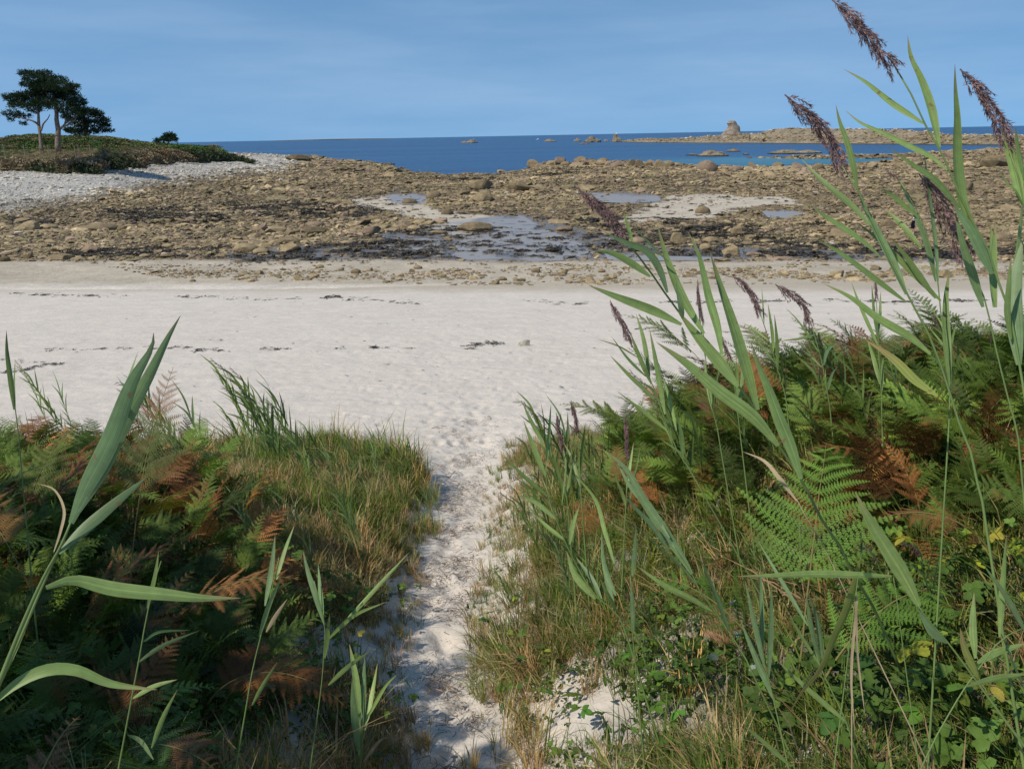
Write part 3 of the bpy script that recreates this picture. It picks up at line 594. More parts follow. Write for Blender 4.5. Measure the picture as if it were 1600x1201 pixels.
def tree(label, cat, D, base, trunk, limbs, pads, group, seed, dens=1.0):
    g = np.random.default_rng(seed); b0 = at(base[0]/TS, base[1]/TS+80, D); t = thing('cypress_tree', b0, label, cat, group); q = lambda x, y, dd=0: at(x/TS, y/TS+80, D+dd)-b0; m = D/F/TS
    mb = MB(); mb.tube(cr([q(x, y) for x, y, r in trunk], 14), np.interp(np.linspace(0, 1, 14), np.linspace(0, 1, len(trunk)), [r*m for x, y, r in trunk]), 9); obj('trunk', mb.mesh('trunk', M_bark), t)
    for l in limbs:
        mb = MB(); c = cr([q(x, y, dd) for x, y, dd in l], 9); mb.tube(c, np.linspace(6*m, 1.6*m, 9), 6); obj('limb', mb.mesh('limb', M_bark), t)
    mb = MB()
    for (x, y, rx, ry) in pads:
        dd = g.uniform(-.6, .6)*rx*m*1.2; n = int(rx*ry*.15*dens)+18
        for _ in range(n):
            o = g.normal(size=3); o *= g.uniform(.35, 1)**.5/np.linalg.norm(o); p = q(x, y, dd)+np.array([o[0]*rx*m*1.0, o[1]*rx*m*1.0, o[2]*ry*m*.95])
            for _ in range(5):
                a = np.array([o[0]*.9, o[1]*.9, .35])+g.normal(size=3)*.45; a /= np.linalg.norm(a); s = np.cross(a, g.normal(size=3)); s /= np.linalg.norm(s); l = g.uniform(4, 17)*m; pp = p+g.normal(size=3)*4.5*m
                mb.add([pp-s*l*.1, pp+a*l*.45-s*l*.15, pp+a*l, pp+a*l*.4+s*l*.15], [(0, 1, 2, 3)])
    obj('crown', mb.mesh('crown', M_crown, False), t); return t
tree('left tall cypress with thin pale trunk and wind-flattened crown on the headland', 'tree', 198, (230,548), [(230,548,11),(222,470,9),(214,400,8),(212,345,7),(210,300,4)],
     [[(216,410,0),(180,385,-1),(120,370,-1),(80,355,0)],[(214,350,0),(170,320,1),(120,290,1)],[(226,440,0),(240,400,0),(262,376,0),(275,350,1)],[(212,340,0),(235,300,1)],[(214,400,0),(160,380,2),(130,400,2)]],
     [(85,262,60,22),(50,250,34,12),(140,285,80,26),(68,345,48,18),(125,358,45,13),(165,245,60,24),(215,292,46,24),(125,400,14,9),(110,300,60,16),(190,325,40,14),(60,380,12,7),(120,240,50,12)], 'tall cypresses on the headland', 1)
tree('right tall cypress with thick forked pale trunk, highest tree on the headland', 'tree', 200, (322,548), [(322,548,17),(318,490,14),(322,440,13),(312,380,11),(312,330,9),(300,260,6),(270,180,3)],
     [[(326,440,0),(350,410,1),(380,385,1),(410,360,2)],[(312,350,0),(340,300,1),(370,250,1)],[(310,320,0),(270,250,-1),(220,190,-1),(180,140,0)],[(306,300,0),(300,220,2),(310,160,2)],[(360,400,1),(365,370,0),(356,340,0)],[(330,425,0),(395,395,0),(440,340,1)]],
     [(180,128,70,16),(240,118,40,8),(150,118,40,7),(210,155,80,22),(290,160,76,26),(160,185,46,16),(225,195,70,24),(325,195,85,28),(405,198,36,12),(280,235,100,32),(370,250,70,28),(430,268,34,12),(420,290,50,20),(245,280,66,24),(335,300,90,24),(400,335,60,22),(205,230,60,20),(440,330,40,20),(370,360,28,12),(350,225,70,18),(260,205,60,20)], 'tall cypresses on the headland', 2, 1.25)
tree('low dark cypress sprawling on the slope just right of the tall pair', 'tree', 212, (470,470), [(470,470,8),(480,420,7),(490,370,4)],
     [[(480,440,0),(540,430,0),(600,430,0)],[(480,420,0),(430,400,0),(400,430,0)],[(485,400,0),(540,380,0),(595,375,0)]],
     [(480,335,60,20),(500,370,74,28),(430,385,60,24),(520,410,76,26),(420,435,60,18),(560,440,50,9),(585,382,20,8),(470,450,70,14),(540,345,30,14),(600,438,24,5),(450,330,50,12),(390,440,24,10),(590,410,20,5)], None, 3, 1.2)
tree('small wind-clipped shrubby cypress alone on the skyline of the headland', 'small tree', 276, (930,510), [(930,510,5),(932,490,4),(935,470,2)], [[(930,495,0),(900,492,0),(870,494,0)]],
     [(935,462,26,7),(925,478,34,10),(940,490,40,10),(890,492,30,6),(955,470,16,8),(862,496,14,4)], None, 4, 2)
# islets and the rocky island
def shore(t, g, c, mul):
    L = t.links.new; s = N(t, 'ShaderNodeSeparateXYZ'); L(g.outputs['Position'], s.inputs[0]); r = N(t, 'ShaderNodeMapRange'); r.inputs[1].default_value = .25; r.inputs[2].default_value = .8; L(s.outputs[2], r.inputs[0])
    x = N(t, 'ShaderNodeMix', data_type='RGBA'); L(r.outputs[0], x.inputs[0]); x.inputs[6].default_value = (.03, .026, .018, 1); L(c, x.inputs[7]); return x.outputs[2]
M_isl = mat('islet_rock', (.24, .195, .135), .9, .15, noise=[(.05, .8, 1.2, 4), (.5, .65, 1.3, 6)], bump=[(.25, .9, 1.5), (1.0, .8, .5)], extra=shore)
def islet(cx, by, wpx, hpx, label, seed, lumps=5, name='sea_rock', m=None):
    D = hd(cx, by); q = tdir(cx, D); dep_ = D/math.hypot(*ray(cx, by)[:2]); wd = wpx/F*dep_; h = hpx/F*dep_
    g = np.random.default_rng(seed); V, Fc = I3; VV = []; FF = []
    for i in range(lumps):
        v = V.copy(); ox = 0 if i == 0 else g.uniform(-.38, .38); sx = .5 if i == 0 else g.uniform(.12, .3)
        hh = h*(1 if i == 1 or lumps == 1 else g.uniform(.35, .8)) if i else h*.55
        if i == 1: ox = g.uniform(-.1, .1); sx = .28
        v = v*(1+.5*(fbm(v[:, 0]*2+seed+i*7, v[:, 1]*2+v[:, 2]*2, seed+i)-.5)[:, None]); VV.append(v*[wd*sx, wd*sx*.8, hh]+[ox*wd, g.uniform(-.1, .1)*wd, 0]); FF += [tuple(k+i*len(V) for k in f) for f in Fc]
    V = np.vstack(VV); V[:, 2] += (fbm(V[:, 0]*.6+seed, V[:, 1]*.6, seed+3)-.5)*h*.35; o = thing(name, (q[0], q[1], 0), label, 'rock', None, -math.atan2(q[0], q[1]), mesh(name, V, FF, m or M_isl, False)); return o, q, h, wd
for t in [(735,223.5,24,5,'small low islet alone on the open sea left of the white boat',1),(860,221.5,20,4,'flat low rock on the sea just right of the white boat',2),(902,221,12,5,'small rounded rock beside the double-humped islet',3),
          (926,222.5,25,9,'broad double-humped islet between the boat and the pointed rock',4),(911,225.5,16,2,'very low skerry in front of the double-humped islet',5),(946,221,8,3,'tiny skerry between the humped islet and the pointed rock',6),
          (1113,244,46,9,'long pale islet in the near lagoon before the island',7,7),(1146,237,20,5,'small pale skerry behind the long lagoon islet',8),(1082,243,20,3,'low dark skerry at the left end of the long lagoon islet',9),(1166,242,9,3,'tiny pale rock right of the long lagoon islet',10),
          (1236,240,70,6,'dark weedy reef at the right of the lagoon before the island',12,9)]: islet(*t)
o, q, h, wd = islet(963, 222, 17, 12, 'pointed sea rock with a white top at the left tip of the island', 11, 3)
D = float(np.hypot(*q)); V, Fc = I2; M_white = mat('white_paint', (.8, .8, .78), .6, .3); obj('white_top', mesh('white_top', V*[1.6, 1.6, 1.2], Fc, mat('guano_white', (.75, .74, .7), .8, .2, noise=[(1, .8, 1.1, 3)])), o, (0, 0, h*1.02))
# rocky island: ridge sheet with skyline from the photograph
TOP = [(960,222,221.5),(978,219.5,222.5),(1001,217,223),(1059,216.5,223.5),(1100,213.5,224),(1122,212,224),(1162,209.5,224),(1185,208.5,224.3),(1197,204.6,224.5),(1215,201,224.5),(1231,199.6,225),(1260,200.2,225),(1290,201.5,225.5),(1330,201.8,225.5),(1360,201.8,226),(1392,202.3,226),(1430,205,226.5),(1480,210,227),(1543,211.5,227.5),(1600,213,228),(1700,215,228)]
cI = np.linspace(960, 1700, 330); tt = np.linspace(0, 1, 16); IV = []
for c in cI:
    ty = np.interp(c, [a[0] for a in TOP], [a[1] for a in TOP]); by = np.interp(c, [a[0] for a in TOP], [a[2] for a in TOP])
    Db = hd(c, by); Dc = Db+90*min(1, (c-955)/150); zt = max(dz_(ty, c, Dc), .6)
    for t in tt:
        k = math.sin(math.pi/2*min(1, t/.55))**.8 if t < .55 else 1-sst(.55, 1, t)*1.3; 
        if c > 1170: k = k*.55+.45*sst(.32, .5, t)*(t < .55) + (.45*(1-sst(.55, 1, t)*1.3) if t >= .55 else 0)
        D = Db+(Dc-Db)*min(t/.5, 1)+(max(t-.5, 0)*160); qq = tdir(c, D); z = -1.2*(t == 0)+zt*k; z += (t > 0)*(t < .9)*(1.8*(fbm(qq[0]*.05, qq[1]*.05, 131)-.5)+2.2*(fbm(qq[0]*.25, qq[1]*.25, 132)-.5)*(1 if t < .45 else .5)); IV.append((qq[0], qq[1], z))
ni = len(tt); Fi = [(i*ni+k, (i+1)*ni+k, (i+1)*ni+k+1, i*ni+k+1) for i in range(len(cI)-1) for k in range(ni-1)]
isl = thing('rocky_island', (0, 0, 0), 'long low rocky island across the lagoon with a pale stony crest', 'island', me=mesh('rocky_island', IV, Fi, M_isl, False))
n = 1500; ii = rng.integers(0, len(cI)-1, n); kk = rng.integers(1, 9, n); IVa = np.array(IV); P = IVa[ii*ni+kk]*.5+IVa[(ii+1)*ni+kk+rng.integers(0, 2, n)]*.5; s = rng.lognormal(.35, .4, n)
cc = np.where(((kk > 6) & (rng.random(n) < .55))[:, None], WHT*.9, TAN*.9)*rng.lognormal(0, .2, (n, 1))
scatter('island_stones', 'loose tan and whitish rocks covering the far rocky island', P, np.stack([s*0, s*0, rng.uniform(0, 6, n)], -1), np.stack([s*1.2, s, s*1.1], -1), rng.integers(0, 10, n), cc, small)
# the rock stack on it
prof = [(1124,213,1162,213),(1127,209.5,1160,209.5),(1130,206,1157,206),(1134,203,1156,203.5),(1137,200,1156,200),(1138,197,1155,198),(1137,194,1152,195.5),(1135,192,1151,193),(1137,190,1150,190.5),(1138.5,188.8,1148,188.6)]
SV = []; D0 = (hd(1142, 224)+62)/math.hypot(*ray(1142, 212)[:2]); m_ = D0/F; ns = 26
for li, (x0, y0, x1, y1) in enumerate(prof):
    c = (at((x0+x1)/2, (y0+y1)/2, D0)); r = (x1-x0)/2*m_
    for k in range(ns):
        a = 2*math.pi*k/ns; rr = r*(1+.28*(fbm(np.array([k*.55]), np.array([li*1.1]), 141)[0]-.5)) if k else r; SV.append((c[0]+math.cos(a)*rr, c[1]+math.sin(a)*rr*.8, c[2]-(3 if li == 0 else 0)))
SF = [(l*ns+k, l*ns+(k+1) % ns, (l+1)*ns+(k+1) % ns, (l+1)*ns+k) for l in range(len(prof)-1) for k in range(ns)]+[tuple((len(prof)-1)*ns+k for k in range(ns))]
SV = np.array(SV); c0 = SV.mean(0)*[1, 1, 0]
thing('rock_stack', c0, 'tall weathered rock stack rising from the island against the sky', 'rock', me=mesh('rock_stack', SV-c0, SF, mat('stack_rock', (.26, .21, .165), .9, .15, noise=[(.18, .45, 1.35, 5), (.9, .7, 1.2, 5)], bump=[(.4, 1, .9)]), False))
for a, d, wd, hh in ((520, 16000, 1100, 15),):
    q = tdir(a, d); V, Fc = I2; obj('distant_coast', mesh('distant_coast', V*[wd, 200, hh]*(1+.3*(fbm(V[:, 0:1]*4, V[:, 1:2]*4, 3)-.5)), Fc, M_heath), loc=(q[0], q[1], 0), kind='structure')
def boat(cx, by, L_, label, grp=None):
    D = hd(cx, by); q = tdir(cx, D); t = thing('motor_boat', (q[0], q[1], 0), label, 'boat', grp); h = []
    for i in range(9):
        u = i/8; b = math.sin(math.pi*min(u*.55+.45, 1))**.6 if u < 1 else .02; b = max(1-max(0, u-.4)**2*2.7, .02)
        for y, z in ((-.16*b, .13+.05*u), (-.11*b, -.03), (.11*b, -.03), (.16*b, .13+.05*u)): h.append(((u-.5)*L_, y*L_, z*L_))
    Fc = [(i*4+k, i*4+k+1, i*4+k+5, i*4+k+4) for i in range(8) for k in range(3)]+[(i*4+3, i*4, i*4+4, i*4+7) for i in range(8)]+[(0, 1, 2, 3)]
    obj('hull', mesh('hull', h, Fc, M_white), t); V = [(x*L_, y*L_, z*L_) for z, k in ((.13, 1), (.27, .8)) for x, y in ((-.2*k, -.1*k), (.15*k, -.1*k), (.15*k, .1*k), (-.2*k, .1*k))]
    obj('cabin', mesh('cabin', V, [(0, 1, 5, 4), (1, 2, 6, 5), (2, 3, 7, 6), (3, 0, 4, 7), (4, 5, 6, 7)], M_white), t); t.rotation_euler[2] = .3
boat(841, 218.5, 11, 'small white motor boat on the open sea near the humped islets'); boat(741, 217.5, 8, 'tiny far off white boat just beyond the small lone islet')

# ------------------------------------------------------------ person walking on the rocks
def skin(name, V, E, Rr, m, parent, sub=2):
    me = bpy.data.meshes.new(name); me.from_pydata(V, E, []); o = obj(name, me, parent); s = o.modifiers.new('skin', 'SKIN')
    for i, r in enumerate(Rr): me.skin_vertices[0].data[i].radius = (r, r) if not hasattr(r, '__len__') else r
    me.skin_vertices[0].data[0].use_root = True; u = o.modifiers.new('sub', 'SUBSURF'); u.levels = u.render_levels = sub; me.materials.append(m); return o
pp = ghit(1425, 365); per = thing('person', pp, 'person in dark navy jacket and shorts with pale hair, walking on the rocks', 'person', rz=math.atan2(-pp[0], pp[1])*-1+math.pi*0+.2)
M_skin = mat('skin', (.45, .27, .19), .6, .3)
V = [(0,0,.92),(-.09,0,.9),(-.10,.06,.48),(-.10,-.02,.08),(-.10,.10,.03),(.09,0,.9),(.10,-.05,.48),(.11,-.12,.08),(.11,0,.03),(0,0,1.15),(0,0,1.42),(-.18,0,1.40),(-.24,.02,1.12),(-.22,.14,.90),(-.21,.18,.80),(.18,0,1.40),(.24,-.02,1.12),(.24,.08,.88),(.24,.11,.79),(0,.02,1.52),(0,.03,1.66),(0,.02,1.74)]
E = [(0,1),(1,2),(2,3),(3,4),(0,5),(5,6),(6,7),(7,8),(0,9),(9,10),(10,11),(11,12),(12,13),(13,14),(10,15),(15,16),(16,17),(17,18),(10,19),(19,20),(20,21)]
skin('body', V, E, [(.15,.11),.085,.06,.04,.04,.085,.06,.04,.04,(.14,.1),(.13,.09),.055,.045,.035,.03,.055,.045,.035,.03,.055,.095,.08], M_skin, per)
skin('jacket', [(0,0,.86),(0,0,1.1),(0,0,1.42),(-.18,0,1.41),(-.25,.02,1.12),(-.22,.13,.93),(.18,0,1.41),(.25,-.02,1.12),(.24,.07,.91)], [(0,1),(1,2),(2,3),(3,4),(4,5),(2,6),(6,7),(7,8)], [(.20,.15),(.18,.14),(.17,.12),.085,.065,.05,.085,.065,.05], mat('navy_jacket', (.012, .014, .035), .8, .2), per)
skin('shorts', [(0,0,.93),(-.10,.01,.86),(-.10,.05,.52),(.10,0,.86),(.10,-.04,.52)], [(0,1),(1,2),(0,3),(3,4)], [(.18,.14),.11,.09,.11,.09], mat('dark_shorts', (.01, .012, .03), .85, .2), per)
V, Fc = I2; obj('hair', mesh('hair', V*[.115,.125,.11]*np.where(V[:, 2:3] < -.3, .9, 1), Fc, mat('pale_hair', (.55, .53, .5), .8, .2), True), per, (0, -.01, 1.70))
for sx, yy in ((-.10, .05), (.11, -.06)): V, Fc = I1; obj('shoe', mesh('shoe', V*[.05, .13, .045], Fc, M_white, True), per, (sx, yy+.02, .04))

# ------------------------------------------------------------ plants: shapes
def blade_extra(tip, k0=.78, k1=1.0):
    def f(t, g, c, mul):
        L = t.links.new; a = N(t, 'ShaderNodeAttribute', attribute_name='along'); r = N(t, 'ShaderNodeMapRange'); r.inputs[1].default_value = k0; r.inputs[2].default_value = k1; L(a.outputs['Fac'], r.inputs[0])
        x = N(t, 'ShaderNodeMix', data_type='RGBA'); L(r.outputs[0], x.inputs[0]); L(c, x.inputs[6]); x.inputs[7].default_value = (*tip, 1); c = x.outputs[2]
        b = N(t, 'ShaderNodeAttribute', attribute_name='across'); cx = N(t, 'ShaderNodeCombineXYZ'); m1 = N(t, 'ShaderNodeMath', operation='MULTIPLY'); m1.inputs[1].default_value = 7; L(b.outputs['Fac'], m1.inputs[0]); L(m1.outputs[0], cx.inputs[0]); L(a.outputs['Fac'], cx.inputs[1])
        oi = N(t, 'ShaderNodeObjectInfo'); m2 = N(t, 'ShaderNodeMath', operation='MULTIPLY'); m2.inputs[1].default_value = 40; L(oi.outputs['Random'], m2.inputs[0]); L(m2.outputs[0], cx.inputs[2])
        n = N(t, 'ShaderNodeTexNoise'); n.inputs['Scale'].default_value = 1.6; n.inputs['Detail'].default_value = 4; L(cx.outputs[0], n.inputs['Vector']); q = N(t, 'ShaderNodeMapRange'); q.inputs[1].default_value = .3; q.inputs[2].default_value = .7; q.inputs[3].default_value = .72; q.inputs[4].default_value = 1.25; L(n.outputs[0], q.inputs[0]); c = mul(c, q.outputs[0])
        ab = N(t, 'ShaderNodeMath', operation='ABSOLUTE'); L(b.outputs['Fac'], ab.inputs[0]); q = N(t, 'ShaderNodeMapRange'); q.inputs[1].default_value = 0; q.inputs[2].default_value = .12; q.inputs[3].default_value = 1.35; q.inputs[4].default_value = 1.0; L(ab.outputs[0], q.inputs[0]); c = mul(c, q.outputs[0])
        n = N(t, 'ShaderNodeTexNoise'); n.inputs['Scale'].default_value = 55; n.inputs['Detail'].default_value = 2; L(g.outputs['Position'], n.inputs['Vector']); q = N(t, 'ShaderNodeMapRange'); q.inputs[1].default_value = .68; q.inputs[2].default_value = .74; L(n.outputs[0], q.inputs[0])
        x = N(t, 'ShaderNodeMix', data_type='RGBA'); L(q.outputs[0], x.inputs[0]); L(c, x.inputs[6]); x.inputs[7].default_value = (.20, .14, .06, 1)
        q = N(t, 'ShaderNodeMapRange'); q.inputs[1].default_value = 0; q.inputs[2].default_value = 1; q.inputs[3].default_value = .82; q.inputs[4].default_value = 1.18; L(oi.outputs['Random'], q.inputs[0]); return mul(x.outputs[2], q.outputs[0])
    return f
M_reed = mat('reed_leaf', (.185, .26, .078), .5, .35, noise=[(5, .82, 1.15, 3), (60, .9, 1.1, 2)], trans=.22, extra=blade_extra((.24, .20, .09)))
M_reed2 = mat('reed_leaf_bluish', (.15, .225, .095), .5, .35, noise=[(5, .82, 1.15, 3), (60, .9, 1.1, 2)], trans=.22, extra=blade_extra((.2, .2, .09), .85))
M_reedy = mat('reed_leaf_yellowing', (.22, .25, .06), .55, .3, noise=[(7, .75, 1.2, 3)], trans=.22, extra=blade_extra((.30, .19, .09), .45))
M_stem = mat('reed_stem', (.13, .19, .055), .5, .3, noise=[(9, .85, 1.15, 3)])
M_tan = mat('dry_reed', (.36, .28, .17), .8, .2, noise=[(12, .75, 1.2, 3)], trans=.1)
M_plume = mat('reed_plume', (.20, .125, .12), .8, .15, noise=[(40, .6, 1.5, 2)], trans=.1)
def panicle(pts, wid, nb, seed, m, dens=1.0):
    """drooping plume: thin branchlets swept towards the tip, hung with spikelets"""
    g = np.random.default_rng(seed); mb = MB(); c = cr(pts, 30); Lx = np.linalg.norm(c[-1]-c[0]); mb.tube(c, np.linspace(.0022, .0006, 30)*Lx/.25, 4)
    T = np.gradient(c, axis=0)
    for b in range(nb):
        i = int(27*(b/nb)**1.05); t = T[i]/np.linalg.norm(T[i]); o = g.normal(size=3); o -= t*(o @ t); o /= np.linalg.norm(o); ln = Lx*g.uniform(.24, .42)*(1-.45*b/nb)
        q = [c[i], c[i]+t*ln*.45+o*wid*g.uniform(.12, .26), c[i]+t*ln+o*wid*g.uniform(.15, .5)-np.array([0, 0, wid*.15])]; cb = cr(q, 9); mb.tube(cb, .00045*Lx/.2, 3, False)
        for k in range(int(60*dens)):
            u = g.uniform(.1, 1)*8; j = min(int(u), 7); p = cb[j]+(cb[j+1]-cb[j])*(u-j); d = (cb[j+1]-cb[j]); d /= np.linalg.norm(d); e = g.normal(size=3)*.38+d; e /= np.linalg.norm(e); s = np.cross(e, g.normal(size=3)); s /= np.linalg.norm(s); l = Lx*g.uniform(.04, .075)
            mb.add([p, p+e*l*.4+s*l*.075, p+e*l, p+e*l*.4-s*l*.075], [(0, 1, 2, 3)])
    return mb.mesh('plume', m, False)
VD = -RM[:, 2]
def pxreed(label, D, stem, leaves, plume=None, wst=5, group=None, seed=0, mats=None, pw=None, name='common_reed', D1=None, tail=True, stemcol=None, pdens=1.0):
    """a reed traced joint by joint: photo points at D metres; leaves = (points, width px[, material])"""
    g = np.random.default_rng(seed+500); D1 = D1 or D; ym = [p[1] for p in stem]; n = len(stem)
    sp = [at(x, y, D+(D1-D)*i/(n-1)) for i, (x, y) in enumerate(stem)]                   # top to bottom
    base = sp[-1].copy()
    if tail:                                                                              # carry the stem down to the ground
        d = sp[-1]-sp[-2]; d /= np.linalg.norm(d); d[2] = min(d[2], -.9); gz = H1(base[0], base[1]); k = 0
        if base[2] > gz: base = base+d*min((base[2]-gz)/abs(d[2]), .9); base[2] = min(base[2], H1(base[0], base[1])); sp.append(base)
    t = thing(name, base, label, 'reed', group); mb = MB(); m = D/F
    mb.tube(cr([p-base for p in sp[::-1]], 26), np.linspace(wst*m*.5, wst*m*.2, 26), 7); obj('stem', mb.mesh('stem', stemcol or M_stem), t)
    for lf in leaves:
        P, wd = lf[0], lf[1]; mm = lf[2] if len(lf) > 2 else (mats or M_reed); n = len(P); dd = g.uniform(-.06, .10)*D*.5
        q = [at(x, y, D+dd*((n-1-i)/(n-1))**1) - base for i, (x, y) in enumerate(P)][::-1]                                     # given tip first
        nrm = -VD+g.normal(size=3)*.35; mb = MB(); strip(mb, q, wd*m*.95, nrm, g.uniform(.15, .4)*g.choice([-1, 1]), g.uniform(-.5, .5), .3, .36, 20)
        obj('leaf', mb.mesh('leaf', mm), t)
    if plume:
        q = [at(x, y, D) - base for x, y in plume][::-1]; Lp = np.linalg.norm(q[-1]-q[0]); obj('plume', panicle(q, (pw or Lp*.38)*.62, 38, seed, M_plume, pdens), t)
    return t

# ferns: a pinna of toothed pinnules; fronds carry pairs of them
def fernx(t, g, c, mul):
    L = t.links.new; n = N(t, 'ShaderNodeTexNoise'); n.inputs['Scale'].default_value = 4.5; n.inputs['Detail'].default_value = 4; L(g.outputs['Position'], n.inputs['Vector']); q = N(t, 'ShaderNodeMapRange'); q.inputs[1].default_value = .58; q.inputs[2].default_value = .66; q.inputs[4].default_value = .75; L(n.outputs[0], q.inputs[0])
    x = N(t, 'ShaderNodeMix', data_type='RGBA'); L(q.outputs[0], x.inputs[0]); L(c, x.inputs[6]); x.inputs[7].default_value = (.18, .085, .025, 1); return x.outputs[2]
M_fern = mat('bracken_green', inst=True, rough=.6, spec=.2, noise=[(3, .7, 1.3, 3), (25, .85, 1.15, 2)], trans=.22, extra=fernx)
def pinna_mesh(seed, n=15, w=.20, lobes=0, droop=.12):
    g = np.random.default_rng(seed); mb = MB(); V = []; Fc = []
    def pos(u): return np.array([u, .04*math.sin(u*3), -droop*u*u])
    mb.add([pos(0)+[0, -.008, 0], pos(0)+[0, .008, 0], pos(.5)+[0, .006, 0], pos(.5)+[0, -.006, 0], pos(1)], [(0, 1, 2, 3), (3, 2, 4)])
    for i in range(n):
        u = (i+.4)/n; p = pos(u); l = w*(1-u**1.6)**.8*(.75+.25*min(1, u*5)); b = .40/n
        for s in (-1, 1):
            d = np.array([.34, s, -.12+g.normal()*.10]); d /= np.linalg.norm(d); e = np.array([1, -.34*s, 0]); e /= np.linalg.norm(e); l2 = l*g.uniform(.88, 1.08)
            if lobes:
                for k in range(lobes):
                    a = k/lobes; c = p+d*l2*a; bb = b*1.2*(1-a*.85)
                    for q in (-1, 1): mb.add([c-e*b*.1*q, c+d*l2/lobes*.95, c+d*l2/lobes*.75+e*bb*q*1.05, c+d*l2*.1/lobes+e*bb*q*.6], [(0, 1, 2, 3)])
            else: mb.add([p-e*b, p+e*b, p+d*l2*.6+e*b*.8, p+d*l2, p+d*l2*.6-e*b*.8], [(0, 1, 2, 3, 4)])
    return mb.mesh('pinna', M_fern, False)
PH = [pinna_mesh(i, 16, .19, 4) for i in range(3)]; PBIG = [pinna_mesh(60+i, 17, .125, 4, .2) for i in range(3)]; PLo = [pinna_mesh(20+i, 13, .19, 0) for i in range(3)]
def frond_layout(L_, stipe, npair, lean, curl, seed, spread=.62):
    """stem curve and pinna matrices, local: grows up then arches towards +X"""
    g = np.random.default_rng(seed); pts = [np.array([0, 0, 0.])]; a = R(86)-lean*.35; n = 26; tot = stipe+L_
    for i in range(n): a -= (lean+curl*(i/n))*1.2/n; pts.append(pts[-1]+np.array([math.cos(a), g.normal()*.02, math.sin(a)])*tot/n)
    pts = np.array(pts); T = np.gradient(pts, axis=0); T /= np.linalg.norm(T, axis=1)[:, None]; out = []
    for k in range(npair):
        u = (k+.15)/npair; s = (stipe+L_*u**.92)/tot*n; i = min(int(s), n-1); p = pts[i]+(pts[i+1]-pts[i])*(s-i); t = T[i]; side = np.array([0, 1., 0]); up = np.cross(side, -t); 
        if up[2] < 0: up = -up
        ln = L_*spread*(1-u)**.85*(1 if u > .06 else .85)+L_*.02
        for sg in (-1, 1):
            if g.random() < .05: continue
            x = side*sg*.84+t*.50+up*g.uniform(-.28, .30); x /= np.linalg.norm(x); z = up-x*(up @ x); z /= np.linalg.norm(z); y = np.cross(z, x); l = ln*g.uniform(.92, 1.06)
            out.append(Matrix(((x[0]*l, y[0]*l, z[0]*l, p[0]), (x[1]*l, y[1]*l, z[1]*l, p[1]), (x[2]*l, y[2]*l, z[2]*l, p[2]), (0, 0, 0, 1))))
    return pts, out, tot
M_stipe = mat('fern_stem', (.17, .15, .05), .7, .2)
def joined_frond(seed, lo=True, **k):
    pts, ms, tot = frond_layout(seed=seed, **k); mb = MB(); mb.tube(pts, np.linspace(.004, .001, len(pts)), 4)
    src = [(np.array([v.co[:] for v in m.vertices]), [tuple(p.vertices) for p in m.polygons]) for m in (PLo if lo else PH)]
    for i, M in enumerate(ms): V, Fc = src[i % 3]; A = np.array(M); mb.add(V @ A[:3, :3].T+A[:3, 3], Fc)
    return mb.mesh('bracken_fern', M_fern, False)
LOWF = [joined_frond(40+i, L_=.50, stipe=.42+.06*(i % 3), npair=15+i % 3, lean=.45+.2*(i % 4), curl=.6, spread=.36+.04*(i % 3)) for i in range(7)]
GRN = lambda: np.array([.095, .145, .022])*random.uniform(.75, 1.3)*np.array([random.uniform(.85, 1.3), 1, 1]); BRW = lambda: np.array([.22, .092, .03])*random.uniform(.6, 1.3); YLW = lambda: np.array([.16, .15, .035])*random.uniform(.7, 1.2)
def settint(o, c): o['tint'] = [float(v) for v in c]; o.id_properties_ui('tint')
def fern_thing(x, y, label, group, rz, scale=1, col=None, seed=0, z=None, tip=None, pin=None, **k):
    kk = dict(L_=.62, stipe=.35, npair=13, lean=.7, curl=.5); kk.update(k); t = thing('bracken_fern', (x, y, H1(x, y)-.02 if z is None else z), label, 'fern', group, rz); t.scale = (scale,)*3
    pts, ms, tot = frond_layout(seed=seed, **kk); mb = MB(); mb.tube(pts, np.linspace(.0045, .001, len(pts)), 5); obj('stem', mb.mesh('stem', M_stipe), t)
    for i, M in enumerate(ms):
        p = obj('pinna', (pin or PH)[i % 3], t); p.matrix_local = M; c = col if (tip is None or i < len(ms)*.55) else tip; p['tint'] = [float(v*1) for v in np.array(c)*random.uniform(.75, 1.2)]
    return t

# ------------------------------------------------------------ plants: grass and ground cover (uncountable)
M_grass = mat('grass', inst=True, rough=.7, spec=.15, trans=.2)
def tuft(seed, n=22, spread=.35, lean=.5, wdt=.035):
    g = np.random.default_rng(seed); mb = MB()
    for _ in range(n):
        a = g.uniform(0, 6.28); r = g.uniform(0, .22); p = np.array([math.cos(a)*r, math.sin(a)*r, 0]); h = g.uniform(.5, 1.05); o = np.array([math.cos(a+g.normal()*.6), math.sin(a+g.normal()*.6), 0])*g.uniform(.1, 1)*spread*1.6+np.array([-.12, 0, 0])
        q = [p, p+o*.35*h+[0, 0, h*.55], p+o*h*1.1+[0, 0, h*(1-.5*g.random()*lean*2)]]; c = cr(q, 4); s = np.cross(o+[.01, .02, 0], [0, 0, 1]); s /= np.linalg.norm(s)+1e-9; s = s*math.cos(.5)+np.array([0, 0, .2])
        V = [c[0]-s*wdt*.5, c[0]+s*wdt*.5, c[1]-s*wdt*.5, c[1]+s*wdt*.5, c[2]-s*wdt*.35, c[2]+s*wdt*.35, c[3]]; mb.add(V, [(0, 1, 3, 2), (2, 3, 5, 4), (4, 5, 6)])
    return mb.mesh('grass_kind', M_grass, False)
tufts = [tuft(i, 26, .5, .5, .022) for i in range(4)]+[tuft(10+i, 20, .3, .3, .020) for i in range(3)]
